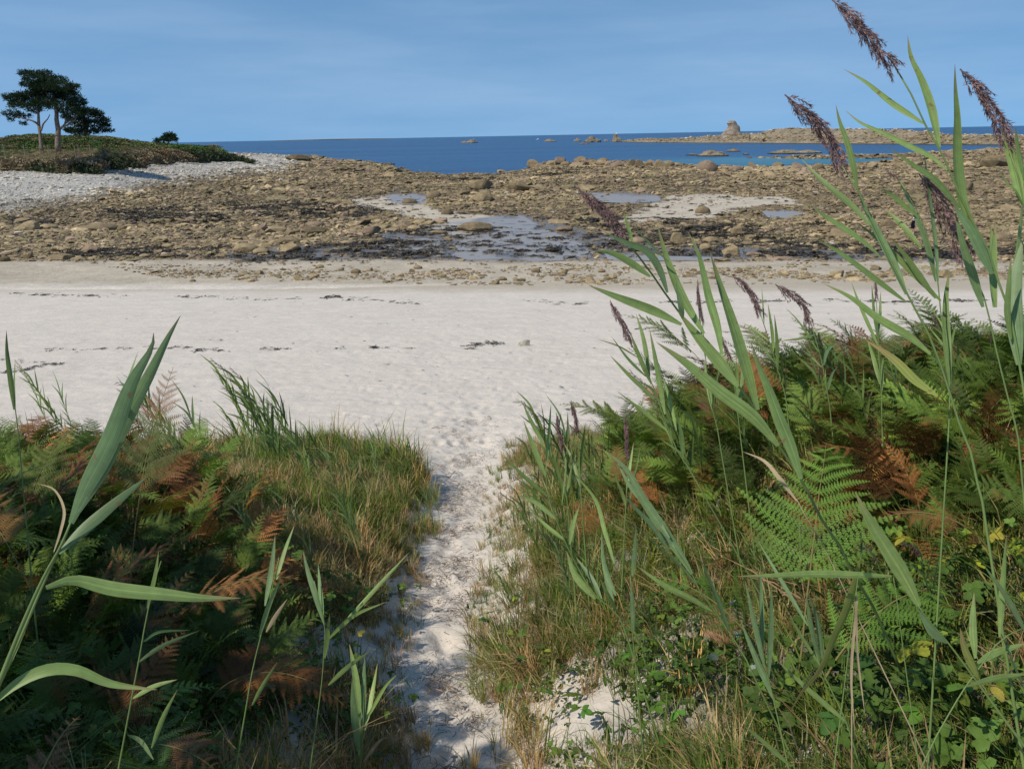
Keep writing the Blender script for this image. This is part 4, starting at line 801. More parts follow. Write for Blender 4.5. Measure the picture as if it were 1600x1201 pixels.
def leaflet(mb, M, L_=1.0, wd=.62, teeth=6, fold=.16):
    """ovate toothed leaflet, folded along its midrib; M maps local to parent"""
    V = [(0, 0, 0)]; n = teeth*2
    for sg in (-1, 1):
        for i in range(1, n): u = i/n; w_ = wd*.5*math.sin(math.pi*u**.85)**.8*(1.0 if i % 2 else .86); V.append((u*L_, sg*w_*L_, fold*w_*L_*1.5-.12*u*u*L_))
    V.append((L_, 0, -.12*L_)); mid = [(i/n*L_, 0, -.12*(i/n)**2*L_) for i in range(1, n)]; V += mid; A = np.array(M); V = np.array(V) @ A[:3, :3].T+A[:3, 3]; Fc = []; k = n-1; tip = 2*k+1; m0 = tip+1
    for s, off in ((0, 1), (1, 1+k)):
        Fc.append((0, m0, off) if s == 0 else (0, off, m0))
        for i in range(k-1): q = (m0+i, m0+i+1, off+i+1, off+i); Fc.append(q if s == 0 else q[::-1])
        Fc.append((m0+k-1, tip, off+k-1))
    mb.add(V, Fc)
M_bram = mat('bramble_leaf', inst=True, rough=.6, spec=.15, noise=[(8, .8, 1.2, 3), (60, .85, 1.15, 2)], bump=[(120, .3, .003)], trans=.15)
def trifoliate(seed, teeth=6, wd=.68):
    g = np.random.default_rng(seed); mb = MB(); mb.tube([(0, 0, 0), (.25, 0, .02), (.5, 0, .0)], .012, 4)
    for a, px_, s in ((0, .5, .62), (1.15, .42, .5), (-1.15, .42, .5)): leaflet(mb, Matrix.Translation((px_, 0, 0)) @ Matrix.Rotation(a, 4, 'Z') @ Matrix.Rotation(g.normal()*.25, 4, 'X') @ Matrix.Rotation(g.uniform(-.1, .35), 4, 'Y') @ Matrix.Diagonal((s, s, s, 1)), 1, wd, teeth)
    return mb.mesh('leaf', M_bram, True)
TRI = [trifoliate(i) for i in range(3)]; TRIlo = [trifoliate(10+i, 2) for i in range(2)]
def clump(seed, n=9):
    g = np.random.default_rng(seed); mb = MB()
    for _ in range(n):
        me = TRIlo[seed % 2]; V = np.array([v.co[:] for v in me.vertices]); Fc = [tuple(p.vertices) for p in me.polygons]; M = Matrix.Translation((g.normal()*.6, g.normal()*.6, g.uniform(.05, .7))) @ Matrix.Rotation(g.uniform(0, 6.28), 4, 'Z') @ Matrix.Rotation(g.normal()*.4, 4, 'X') @ Matrix.Rotation(g.uniform(-.3, .5), 4, 'Y') @ Matrix.Diagonal((.55, .55, .55, 1)); A = np.array(M); mb.add(V @ A[:3, :3].T+A[:3, 3], Fc)
    return mb.mesh('clump_kind', M_bram, True)
clumps = [clump(i) for i in range(4)]
def field(n, y0=1.5, y1=14): y = rng.uniform(y0, y1, n); x = rng.uniform(-1, 1, n)*(.68*y+1.6); return x, y
def sides(x, y):
    xc = xpath(y); j = (fbm(x*2.2, y*2.2, 201)-.5); e = np.interp(y, [0, 3, 6, 9, 11, 13], [.16, .17, .16, .17, .30, .6])
    return x-xc-e+j*.35+.10*sst(7, 4.5, y), xc-x-e+j*.35+.02
def endy(x): return np.where(x > xpath(12.0), 12.4-.25*np.maximum(x-1, 0), np.interp(x, [-6, -4, -3, -1.8, -.75], [11.6, 12, 11.7, 10.7, 9.3]))
x, y = field(52000); dr, dl = sides(x, y); lim = endy(x)+(fbm(x*2.3, y*.7, 203)-.5)*2.2+rng.normal(0, .18, len(x))
px, py = proj(np.stack([x, y, H(x, y)], -1)); pn = fbm(x*1.4, y*1.4, 205); gap = sst(.36, .50, pn)
bare = np.max([pmask(px, py, P, 14, 1) for P in [[(870,1100),(960,1070),(1010,1120),(1000,1210),(860,1210)], [(440,990),(520,960),(600,1000),(560,1060),(470,1040)], [(460,1090),(560,1080),(560,1200),(400,1210)], [(760,860),(850,880),(850,980),(800,1010),(750,990)], [(600,900),(650,880),(640,960),(600,980)]]], 0)
dens = np.where(dr > 0, sst(0, .25, dr), sst(0, .2, dl))*((dr > 0) | (dl > 0))*(y < lim)*(.25+.75*gap)*(1-np.where(x > 0, .75, .55)*bare)*np.where((dr > 0) & (y > 6) & (y < 9.5) & (dr < .7), .35, 1)
k = rng.random(len(x)) < dens; x, y, dr, dl, px, py, pn = x[k], y[k], dr[k], dl[k], px[k], py[k], pn[k]; n = len(x); z = H(x, y)
edge = np.where(dr > 0, dr, dl); dry = sst(.9, .1, edge)*.5+.28*(x > 0)+sst(.48, .62, fbm(x*.9, y*.9, 207))*.55+sst(9, 11.5, y)*.25; dryk = rng.random(n) < dry
hg = np.where(edge < .3, .10, .17)*rng.lognormal(0, .3, n)*np.where((dl > 0) & (y > 6.5), 1.25, 1)*np.where(dryk, 1.05, 1)*np.where((endy(x)-y < .9) & (x < 0), 1.55, 1)
ct = np.where(dryk[:, None], np.array([.31, .24, .12]), np.array([.10, .145, .028]))*rng.lognormal(0, .25, (n, 1))*np.c_[rng.uniform(.8, 1.3, n), np.ones(n), rng.uniform(.7, 1.2, n)]
print('grass', n)
scatter('dune_grass', 'green and straw-coloured short grass on both banks of the sandy trail', np.stack([x, y, z-.01], -1), np.stack([rng.normal(0, .12, n), rng.normal(0, .12, n), rng.normal(0, 1.2, n)], -1), np.stack([hg*1.1, hg*1.1, hg], -1), rng.integers(0, 7, n), ct, tufts)
x, y = field(15000, 1.4, 9.5); dr, dl = sides(x, y); pn = fbm(x*1.1+5, y*1.1, 211); px, py = proj(np.stack([x, y, H(x, y)], -1))
dens = (sst(.15, .9, dr)*sst(.46, .58, pn)*.45+sst(.1, .7, dl)*sst(.40, .55, pn)*.6)*np.where(y > 7, .3, 1); k = rng.random(len(x)) < dens; x, y, dl = x[k], y[k], dl[k]; n = len(x); print('cover', n)
sc_ = rng.lognormal(-2.55, .25, n); ct = np.array([.06, .10, .02])*rng.lognormal(0, .3, (n, 1)); kk = rng.random(n) < .12; ct[kk] = np.array([.14, .15, .03])
scatter('bramble_carpet', 'low creeping leafy green plants among the grass of the banks', np.stack([x, y, H(x, y)], -1), np.stack([rng.normal(0, .2, n), rng.normal(0, .2, n), rng.uniform(0, 6.28, n)], -1), np.stack([sc_, sc_, sc_], -1), rng.integers(0, 4, n), ct, clumps)
x, y = field(9000, 1.5, 6.5); dr, dl = sides(x, y)
k = ((dr > .75) & (y < 3.9+.3*(x-1)) & (rng.random(len(x)) < .30*sst(.42, .56, fbm(x*1.6, y*1.6, 241)))) | ((dl > .4) & (y < 5) & (rng.random(len(x)) < .32*sst(.36, .5, fbm(x*1.6, y*1.6, 243)))); x, y = x[k], y[k]; n = len(x); print('thicket', n)
sc_ = rng.lognormal(-2.3, .25, n); lf = rng.uniform(.02, .22, n); yel = (fbm(x*1.3, y*1.3, 245) > .58) & (x > 1.2); ct = np.where(yel[:, None], np.array([.17, .23, .035]), np.array([.07, .12, .022]))*rng.lognormal(0, .3, (n, 1))  # noise gives patches of the right bank a yellow-green leaf tint
scatter('bramble_thicket', 'leafy low bramble filling both banks near the viewer, dark green with yellow-green patches', np.stack([x, y, H(x, y)+lf], -1), np.stack([rng.normal(0, .25, n), rng.normal(0, .25, n), rng.uniform(0, 6.28, n)], -1), np.stack([sc_, sc_, sc_], -1), rng.integers(0, 4, n), ct, clumps)
# bracken mass: low filler under the single fronds
def inR(x, y): return (x > np.interp(y, [2.4, 3.2, 4.2, 5.5, 7, 8, 8.6], [2.4, 1.7, 1.25, .75, .85, 1.5, 2.5])) & (y > 2.5) & (y < 8.6) & (x < .72*y+1)
def inL(x, y): return (x < np.interp(y, [2, 3, 4.5, 6, 7], [-1.2, -1.25, -1.45, -2.3, -3.4])) & (y > 2.0) & (y < 7.0) & (x > -.72*y-1)
x, y = field(15000, 2, 9); k = (inR(x, y) & (rng.random(len(x)) < .35+.5*sst(.42, .55, fbm(x*1.8, y*1.8, 251)))) | (inL(x, y) & (rng.random(len(x)) < .35)); x, y = x[k], y[k]; n = len(x); print('undergrowth', n)
s = rng.uniform(.35, .8, n); bn = (fbm(x*1.6, y*1.6, 221) > np.where(x > 0, .66, np.where(y > 4.2, .58, .68))) | (rng.random(n) < .04); ct = np.where(bn[:, None], np.array([.19, .085, .028]), np.array([.085, .13, .022]))*rng.lognormal(0, .45, (n, 1))
scatter('bracken_undergrowth', 'tangled mass of bracken and dead fern filling the banks beneath the taller fronds', np.stack([x, y, H(x, y)-.03], -1), np.stack([rng.normal(0, .3, n), rng.normal(0, .3, n), rng.uniform(0, 6.28, n)], -1), np.stack([s, s, s], -1), rng.integers(0, 7, n), ct, LOWF)
# dead stalks and litter
M_twig = mat('twig', inst=True, rough=.9, spec=.1)
def twigs(seed, n=5):
    g = np.random.default_rng(seed); mb = MB()
    for _ in range(n): a = g.uniform(0, 6.28); p = g.normal(0, .8, 3)*[1, 1, 0]; l = g.uniform(.4, 1); q = [p, p+np.array([math.cos(a), math.sin(a), .06])*l*.5+[0, 0, .05], p+np.array([math.cos(a+g.normal()*.8), math.sin(a+g.normal()*.8), 0])*l]; mb.tube(cr(q, 4), .03, 3)
    return mb.mesh('twig_kind', M_twig, False)
tw = [twigs(i) for i in range(5)]
y = 2.2+13*rng.random(2600)**1.1; x = xpath(y)+rng.normal(0, 1, 2600)*(.22+.05*np.maximum(y-9, 0)**1.3); k = fbm(x*3, y*3, 231) > .45; x, y = x[k], y[k]; n = len(x); s = rng.lognormal(-3.35, .4, n)
scatter('trail_litter', 'scraps of brown dead stalk and root trodden into the sandy trail', np.stack([x, y, hnear2(np.r_[x][None], np.r_[y][None])[0]*0+H(x, y)-.02], -1), np.stack([s*0, s*0, rng.uniform(0, 6.28, n)], -1), np.stack([s, s, s], -1), rng.integers(0, 5, n), np.array([.13, .085, .055])*rng.lognormal(0, .4, (n, 1)), tw)

# ------------------------------------------------------------ plants one can tell apart
def pick(test, n, mind, xs, ys):
    o = []; tries = 0
    while len(o) < n and tries < 9000:
        tries += 1; x, y = random.uniform(*xs), random.uniform(*ys)
        if test(np.float64(x), np.float64(y)) and all((x-a)**2+(y-b)**2 > mind**2 for a, b in o): o.append((x, y))
    return sorted(o, key=lambda q: q[1])
def fern_words(x, y, rz, bn, s_, left=False):
    a = float(proj(np.array([x, y, H1(x, y)+.6]))[0]); ln = 'leaning left' if math.cos(rz) < 0 else 'leaning right'
    if left: zn = 'at the far left edge' if a < 90 else 'behind the tall twisted reed blades' if a < 230 else 'on the left bank by the grass'; zn += ', rear' if y > 4.9 else ', half shaded' if y > 3.9 else ', deep shade'
    else: zn = 'at the left end of the thicket' if a < 1050 else 'behind the crossing reed leaves' if a < 1200 else 'above the largest bright fern' if a < 1380 else 'under the leaning plumes at right' if a < 1520 else 'at the right edge'; zn += ', back row' if y > 6.2 else ', middle row' if y > 4.7 else ', front row'
    sz_q = 'tall ' if s_ > 1.0 else 'small '
    lb = '%s%s frond %s, %s' % (sz_q, 'rust brown' if bn else 'green', ln, zn); return lb, sz_q+('brown' if bn else 'green')+' fronds '+ln+', '+zn
fn = 0
for x, y in pick(inR, 120, .17, (.6, 6), (2.9, 8.3)):
    me = LOWF[fn % 7]; bn = random.random() < .14; rz = random.uniform(1.6, 4.6); s = random.uniform(.62, 1.25)*(1.0 if y < 4 else 1.1)*min(1, .55+.45*(x-np.interp(y, [2.4, 3.2, 4.2, 5.5, 7, 8, 8.6], [2.4, 1.7, 1.25, .75, .85, 1.5, 2.5]))/.8); fn += 1; lb, gp = fern_words(x, y, rz, bn, s)
    if y < 4.7: fern_thing(x, y, lb, gp, rz, s, BRW() if bn else GRN(), fn, stipe=.36, npair=15, spread=.45, L_=.5, tip=BRW() if random.random() < .2 else None)
    else: thing('bracken_fern', (x, y, H1(x, y)-.02), lb, 'fern', gp, rz, me, (BRW if bn else GRN)()).scale = (s*random.uniform(.8, 1.15), s*random.uniform(.8, 1.15), s)
for x, y in pick(inL, 48, .19, (-4.8, -1.2), (2.4, 6.6)):
    bn = random.random() < (.40 if y > 4.3 else .08); rz = random.uniform(-1.6, 3.6); s = random.uniform(.75, 1.05)*min(1, .6+.4*(np.interp(y, [2, 3, 4.5, 6, 7], [-1.2, -1.25, -1.45, -2.3, -3.4])-x)/.7); fn += 1
    lb, gp = fern_words(x, y, rz, bn, s+.12, True)
    if y < 4.6: fern_thing(x, y, lb, gp, rz, s, BRW() if bn else GRN(), fn, stipe=.33, spread=.42, L_=.52, npair=15, tip=BRW() if random.random() < .4 else None)
    else: thing('bracken_fern', (x, y, H1(x, y)-.02), lb, 'fern', gp, rz, LOWF[fn % 7], (BRW if bn else GRN)()).__setattr__('scale', (s,)*3)
def fern_px(bx, by, D, label, rz, col, Lf=.62, stipe=.35, lean=.7, curl=.5, npair=14, tip=None, seed=0, scale=1, spread=.62, pin=None):
    p = at(bx, by, D); gz = H1(p[0], p[1])
    if seed in (904, 906, 911): stipe += max(0, min(p[2]-gz, .5)); p[2] = gz
    return fern_thing(p[0], p[1], label, None, rz, scale, col, seed, z=min(p[2], gz+.25), L_=Lf, stipe=stipe, lean=lean, curl=curl, npair=npair, tip=tip, spread=spread, pin=pin)
fern_px(1262, 905, 2.75, 'largest bright green bracken frond spread flat toward the viewer on the right bank', 1.15, np.array([.13, .235, .035]), 0.54, .30, .50, .45, 11, None, 901, spread=.66, pin=PBIG)
fern_px(1215, 930, 2.8, 'bright green frond lying left of and below the largest bracken frond', 2.6, np.array([.11, .20, .03]), .42, .16, .9, .5, 10, None, 902, pin=PBIG)
fern_px(1300, 950, 2.6, 'bright green frond reaching right below the largest bracken frond', .35, np.array([.115, .21, .03]), .46, .12, 1.0, .5, 10, None, 903, pin=PBIG)
fern_px(150, 760, 3.6, 'upright bracken frond at left with green lower half and dead brown tip against the sand', 1.2, np.array([.10, .12, .035]), .60, .34, .25, .35, 15, np.array([.22, .115, .06]), 904, spread=.42)
fern_px(200, 830, 3.4, 'orange brown frond arching right over the grass beside the tall left leaves', .1, np.array([.24, .115, .04]), .55, .28, .95, .5, 14, None, 905, spread=.40)
fern_px(60, 800, 3.2, 'orange brown frond at the left edge, half green, curling against the sand', 2.4, np.array([.22, .12, .04]), .50, .32, .8, .5, 14, np.array([.25, .12, .05]), 906, spread=.4)
fern_px(290, 880, 3.1, 'dark orange fern frond hanging over shaded grass in the middle left', -.2, np.array([.25, .10, .03]), .50, .20, 1.3, .6, 14, None, 907, spread=.45)
fern_px(120, 930, 2.3, 'green shaded frond with browned tip just under the long level reed leaf', -.3, np.array([.06, .11, .03]), .36, .08, 1.2, .5, 14, np.array([.22, .11, .05]), 908)
fern_px(10, 1170, 1.9, 'brown curled frond in the bottom left corner', 1.4, np.array([.20, .10, .055]), .26, .05, .7, 1.0, 12, None, 909, spread=.38)
fern_px(1140, 935, 3.2, 'small pale orange dead frond curled beneath the green bracken at right', 1.6, np.array([.36, .19, .09]), .22, .06, .9, .9, 12, None, 910, spread=.5)
fern_px(1120, 700, 5.6, 'reddish dead frond tip standing on the edge of the thicket against the sand', 1.4, np.array([.24, .12, .07]), .40, .2, .4, .5, 13, None, 911, spread=.45)
fern_px(1560, 850, 2.9, 'rust orange dead frond low at the right edge in dark shade', 3.0, np.array([.25, .10, .035]), .36, .12, 1.1, .5, 13, None, 912, spread=.5)
fern_px(960, 860, 6.0, 'orange dead fern patch at the left end of the bracken thicket', 2.4, np.array([.27, .12, .04]), .42, .12, .9, .6, 13, None, 913, spread=.5)
fern_px(1290, 640, 5.2, 'pinkish dead frond rising behind the crossing reed leaves', 1.9, np.array([.24, .14, .10]), .30, .2, .4, .6, 13, None, 914, spread=.3)

def bramble(cx, cy, nl, sz, label, group=None, col=(.06, .125, .03), rad=.16, lift=.17, D=None, name='bramble', yellow=0, M=None):
    p = ghit(cx, cy); t = thing(name, p, label, 'plant', group); q = [np.zeros(3)]; a = random.uniform(0, 6.28)
    for i in range(4): a += random.gauss(0, .6); q.append(q[-1]+np.array([math.cos(a)*rad*.5, math.sin(a)*rad*.5, lift*(.5-.3*i)]))
    mb = MB(); mb.tube(cr(q, 10), .0022, 5); obj('stem', mb.mesh('stem', M_stipe), t); c = cr(q, nl+1)
    for i in range(nl):
        o = obj('leaf', TRI[i % 3], t); o.location = c[i]+np.array([random.gauss(0, rad*.45), random.gauss(0, rad*.45), random.uniform(.2, 1)*lift]); o.rotation_euler = (random.gauss(.15, .3), random.gauss(0, .3), random.uniform(0, 6.28)); o.scale = (sz*1.3*random.uniform(.8, 1.2),)*3
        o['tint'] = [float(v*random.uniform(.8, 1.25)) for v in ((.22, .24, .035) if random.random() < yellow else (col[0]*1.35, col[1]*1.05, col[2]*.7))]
    return t
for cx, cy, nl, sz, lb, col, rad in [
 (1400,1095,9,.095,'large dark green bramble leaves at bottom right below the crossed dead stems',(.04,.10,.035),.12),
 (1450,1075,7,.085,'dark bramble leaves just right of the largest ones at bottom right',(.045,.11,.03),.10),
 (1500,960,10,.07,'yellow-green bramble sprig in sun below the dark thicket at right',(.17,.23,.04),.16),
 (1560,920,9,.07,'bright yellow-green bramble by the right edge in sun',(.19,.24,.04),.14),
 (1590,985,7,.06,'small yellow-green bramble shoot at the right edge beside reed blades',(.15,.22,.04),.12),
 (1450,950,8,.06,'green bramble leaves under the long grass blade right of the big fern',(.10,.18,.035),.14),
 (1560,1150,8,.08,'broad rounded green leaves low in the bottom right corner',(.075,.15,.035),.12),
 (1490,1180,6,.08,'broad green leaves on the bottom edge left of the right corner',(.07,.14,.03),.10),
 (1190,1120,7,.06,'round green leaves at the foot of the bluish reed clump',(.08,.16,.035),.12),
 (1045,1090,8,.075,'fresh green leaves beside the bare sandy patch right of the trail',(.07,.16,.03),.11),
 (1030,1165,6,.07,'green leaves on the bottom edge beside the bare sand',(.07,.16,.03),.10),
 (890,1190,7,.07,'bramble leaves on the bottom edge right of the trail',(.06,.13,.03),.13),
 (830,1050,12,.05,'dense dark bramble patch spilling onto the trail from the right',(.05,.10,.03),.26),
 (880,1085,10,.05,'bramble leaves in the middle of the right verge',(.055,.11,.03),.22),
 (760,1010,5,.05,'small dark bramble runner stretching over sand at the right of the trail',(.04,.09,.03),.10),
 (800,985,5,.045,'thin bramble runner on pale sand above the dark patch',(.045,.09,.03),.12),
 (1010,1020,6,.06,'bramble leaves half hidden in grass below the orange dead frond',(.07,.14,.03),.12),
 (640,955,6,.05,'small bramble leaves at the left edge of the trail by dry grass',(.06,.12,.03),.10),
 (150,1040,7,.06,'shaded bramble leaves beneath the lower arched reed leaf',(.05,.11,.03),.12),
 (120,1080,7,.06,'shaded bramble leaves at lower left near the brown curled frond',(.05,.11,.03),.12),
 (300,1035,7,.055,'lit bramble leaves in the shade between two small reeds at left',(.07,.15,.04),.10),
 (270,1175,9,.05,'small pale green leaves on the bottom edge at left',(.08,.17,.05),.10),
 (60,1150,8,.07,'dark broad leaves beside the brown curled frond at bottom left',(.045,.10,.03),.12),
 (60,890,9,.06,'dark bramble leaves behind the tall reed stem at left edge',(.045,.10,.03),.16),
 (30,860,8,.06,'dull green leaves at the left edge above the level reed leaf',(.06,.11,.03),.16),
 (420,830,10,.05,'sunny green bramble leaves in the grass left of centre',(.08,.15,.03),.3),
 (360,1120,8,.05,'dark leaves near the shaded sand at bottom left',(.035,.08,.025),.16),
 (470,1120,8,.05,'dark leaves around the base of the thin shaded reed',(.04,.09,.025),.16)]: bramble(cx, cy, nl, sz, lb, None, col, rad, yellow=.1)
M_pale = mat('pale_leaf', (.33, .39, .32), .6, .3, noise=[(30, .85, 1.1, 2)], trans=.15)
pl_ = ghit(1140, 1040); t = thing('white_poplar_shoot', pl_, 'creeping shoot with pale silvery green oval leaves beside the bluish reed clump', 'plant'); mb = MB(); 
mb.tube([(0,0,0),(.02,.03,.12),(0,.05,.25)], .002, 5); obj('stem', mb.mesh('stem', M_stipe), t)
for a, b, s in ((1122,1030,.05),(1150,995,.045),(1142,1052,.04),(1166,1072,.045),(1147,938,.04),(1128,968,.04),(1172,1050,.035)):
    mb = MB(); leaflet(mb, Matrix.Identity(4), 1, .72, 3, .1); o = obj('leaf', mb.mesh('leaf', M_pale), t, Vector(at(a, b, 2.9)-pl_)); o.scale = (s,)*3; o.rotation_euler = (R(50)+random.gauss(0, .4), random.gauss(0, .4), random.uniform(0, 6))

# reeds further off, in clumps: built once, copied joint by joint
def std_reed(seed, h=.9, nleaf=8, plume=True, m=M_reed):
    g = np.random.default_rng(seed); t = thing('common_reed', (0, 0, 0), 'reed', 'reed'); lean = g.uniform(.2, .42); sp = np.array([(-lean*h*u**1.6, .03*math.sin(u*3+seed), h*u*(1-.06*u)) for u in np.linspace(0, 1, 9)]); mb = MB(); mb.tube(sp, np.linspace(.0035, .0012, 9), 5); obj('stem', mb.mesh('stem', M_stem), t)
    for i in range(nleaf):
        u = .18+.75*i/nleaf; k = u*8; a = int(k); p = sp[a]+(sp[min(a+1, 8)]-sp[a])*(k-a); az = math.pi+g.normal()*.7 if i % 2 else g.normal()*.9; l = h*g.uniform(.26, .40); e = np.array([math.cos(az), math.sin(az)*.8, 0])*.35+np.array([-.28, 0, 0])
        q = [p, p+e*l*.35+[0, 0, l*.5], p+e*l*1.1+[0, 0, l*g.uniform(.75, .98)]]; mb = MB(); strip(mb, q, .020*g.uniform(.8, 1.2), np.array([g.normal()*.5, -1, .3]), .3, g.normal()*.4, .5, .3, 9); obj('leaf', mb.mesh('leaf', m), t)
    if plume: q = [sp[8], sp[8]+[-.05, 0, .07], sp[8]+[-.13, 0, .13]]; obj('plume', panicle(q, .05, 12, seed, M_plume, .5), t)
    return t
protos = [std_reed(i, .9, 8, i % 2 == 0, M_reed if i % 3 else M_reed2) for i in range(6)]; first = set(); REFH = [100]
def put_reed(px_, py_, hpx, label, group, kinds=None):
    if group and hpx > 0: sz_w = 'taller' if hpx > REFH[0] else 'shorter'; label = sz_w+' '+label; group = sz_w+' '+group
    p = ghit(px_, py_); D = float((p-CAM) @ VD); h = hpx/F*D/math.cos(PITCH); i = random.choice(kinds or range(6)); src = protos[i]
    if i not in first: first.add(i); t = src; t.location = p; t.scale = (h/.9,)*3; t['label'] = label; t['group'] = group; t.rotation_euler[2] = random.gauss(0, .3); return t
    return copy_thing(src, p, random.gauss(0, .35), h/.9, label, group)
for cx, cy, hp, nn_, lb, gp in [(305,742,130,6,'slender green reed in the clump right of the brown ferns','reeds right of the brown ferns'),(415,738,140,8,'reed in the dense clump at the dune edge left of centre','reeds of the dense dune edge clump'),(470,748,120,8,'reed in the dense clump at the dune edge left of centre','reeds of the dense dune edge clump'),
    (500,762,95,3,'short reed just right of the dense dune edge clump','short reeds beside the dense clump'),(545,768,80,5,'thin short reed against the sand between clump and trail','thin reeds near the trail'),(660,812,55,7,'very short green reed shoot at the left shoulder of the trail','short shoots at the left shoulder'),(100,690,100,4,'reed poking out behind the left ferns against the sand','reeds behind the left ferns'),(250,700,100,4,'reed poking out behind the left ferns against the sand','reeds behind the left ferns'),(350,830,110,5,'green reed in the sunny grass of the left bank','reeds in the left sunny grass'),
    (890,800,150,7,'plumed reed among the grasses at the right shoulder of the trail','plumed reeds at the right shoulder'),(960,800,130,5,'reed between right shoulder and bracken thicket','reeds before the bracken thicket'),(930,950,120,7,'green reed in the grass at the foot of the bracken thicket','reeds at the foot of the thicket'),(800,950,70,3,'small reed shoot on the sandy right verge','small shoots on the right verge'),(1010,1050,110,4,'slim reed in the lower right verge grass','slim reeds in the lower right verge')]:
    REFH[0] = hp
    for _ in range(nn_): put_reed(cx+random.gauss(0, 17), cy+random.gauss(0, 8), hp*random.uniform(.75, 1.2), lb, gp, None if hp > 90 else [1, 3, 5])
for cx, cy, hp, nn_, lb, gp in [(1180,760,150,4,'slender reed growing up through the bracken behind the crossing leaves','slender reeds in the bracken, centre right'),(1330,720,150,4,'slender reed growing out of the highest bracken below the horizon plumes','slender reeds in the highest bracken'),(1500,700,170,5,'thin reed in the tall stand toward the right edge','thin reeds of the tall stand at right'),(1090,820,170,4,'thin reed rising before the dark green bracken','thin reeds before the dark bracken'),(1420,1040,190,4,'thin green reed in the mixed growth at lower right','thin reeds at lower right'),(870,900,130,5,'thin reed shoot in the right verge grass beside the trail','thin shoots in the right verge'),(430,900,130,5,'thin reed in the half-shaded grass of the left bank','thin reeds in half shade at left'),(560,880,90,4,'short reed shoot in olive grass beside the trail','short shoots in olive grass')]:
    REFH[0] = hp
    for _ in range(nn_): put_reed(cx+random.gauss(0, 45), cy+random.gauss(0, 14), hp*random.uniform(.75, 1.2), lb, gp)
put_reed(598, 768, 70, 'single dark reed standing alone against the sand above the trail', None, [3]); 

T = pxreed
T('tallest leaning reed with drooping purple plume, highest in the sky at right', 1.75, [(1396,100),(1424,148),(1440,184),(1464,228),(1480,256),(1496,296),(1516,340),(1540,380),(1560,440),(1576,480),(1598,600),(1612,720)],
  [([(1318,108),(1352,128),(1392,160),(1425,182),(1444,194)],12),([(1418,56),(1424,90),(1440,124),(1456,170),(1468,230)],15),([(1492,100),(1493,140),(1496,185),(1497,250),(1506,320),(1530,372)],20),([(1320,172),(1345,192),(1380,208),(1420,228),(1455,245),(1480,266)],9),([(1388,230),(1424,256),(1460,280),(1485,308),(1500,325)],12),([(1490,318),(1500,335),(1522,370),(1550,428)],18,M_reed2),([(1555,345),(1553,400),(1552,440),(1556,480)],14),([(1378+220,372),(1588,430),(1584,480),(1592,570)],26,M_reed2),([(1580,400),(1576,450),(1574,490),(1580,530)],10)], [(1396,100),(1370,72),(1340,36),(1300,0)], 6, seed=1, pw=.07)
T('leaning reed with purple plume crossing the horizon left of the tallest one', 1.85, [(1316,260),(1336,288),(1360,340),(1380,384),(1400,424),(1415,457),(1443,505),(1466,559),(1483,610),(1491,641),(1500,664),(1514,695),(1525,746),(1534,780),(1545,850)],
  [([(1306,164),(1312,190),(1324,224),(1334,262),(1340,296)],10),([(1252,248),(1272,270),(1296,292),(1330,320),(1360,352)],10),([(1262,316),(1285,335),(1312,352),(1350,378),(1378,404)],12),([(1338,288),(1352,325),(1375,370),(1400,420),(1416,460)],16,M_reed2),([(1287,443),(1330,465),(1372,497),(1420,525),(1454,553)],19),([(1272,372),(1295,384),(1320,400),(1368,436),(1416,472)],10),([(1352,531),(1375,545),(1401,565),(1429,593),(1464,618)],15,M_reedy),([(1440,210),(1452,300),(1462,380),(1466,440)],9,M_reed2)], [(1316,260),(1298,222),(1262,178),(1226,148)], 6, seed=2, pw=.07)
T('reed with purple plume cut by the right edge of the view', 1.7, [(1576,232),(1592,280),(1604,340),(1618,420),(1630,560),(1636,700)], [([(1566,192),(1572,220),(1582,250),(1598,320)],17),([(1560,262),(1572,285),(1588,300),(1602,330)],12),([(1586,196),(1590,230),(1600,280)],9)], [(1576,232),(1560,190),(1530,140),(1500,108)], 6, seed=3, pw=.07)
T('reed with brownish plume hanging in front of the rocks near the right edge', 1.9, [(1504,392),(1520,424),(1540,472),(1555,540),(1572,610),(1590,680),(1598,760)], [([(1492,330),(1504,380),(1520,430),(1536,480)],14,M_reed2),([(1548,348),(1551,400),(1552,440),(1553,480)],14),([(1600,300),(1590,400),(1586,470),(1594,560)],16)], [(1504,392),(1485,350),(1462,308),(1436,272)], 5, seed=4, pw=.08)
T('slim reed with small plume passing beside the distant person', 2.0, [(1404,280),(1420,305),(1436,332),(1452,380),(1464,432),(1471,497),(1481,553),(1484,600),(1483,655),(1480,709),(1475,790)], [([(1382,326),(1408,350),(1440,388)],9),([(1392,372),(1415,400),(1440,436),(1462,466)],11),([(1376,294),(1395,306),(1430,336)],8),([(1404,280),(1424,322),(1446,376),(1462,440)],10,M_reed2),([(1335,345),(1370,372),(1420,420),(1470,470)],11),([(1484,420),(1478,470),(1480,540),(1484,600)],13)], [(1404,280),(1398,276),(1385,268)], 4, seed=5, pw=.02)
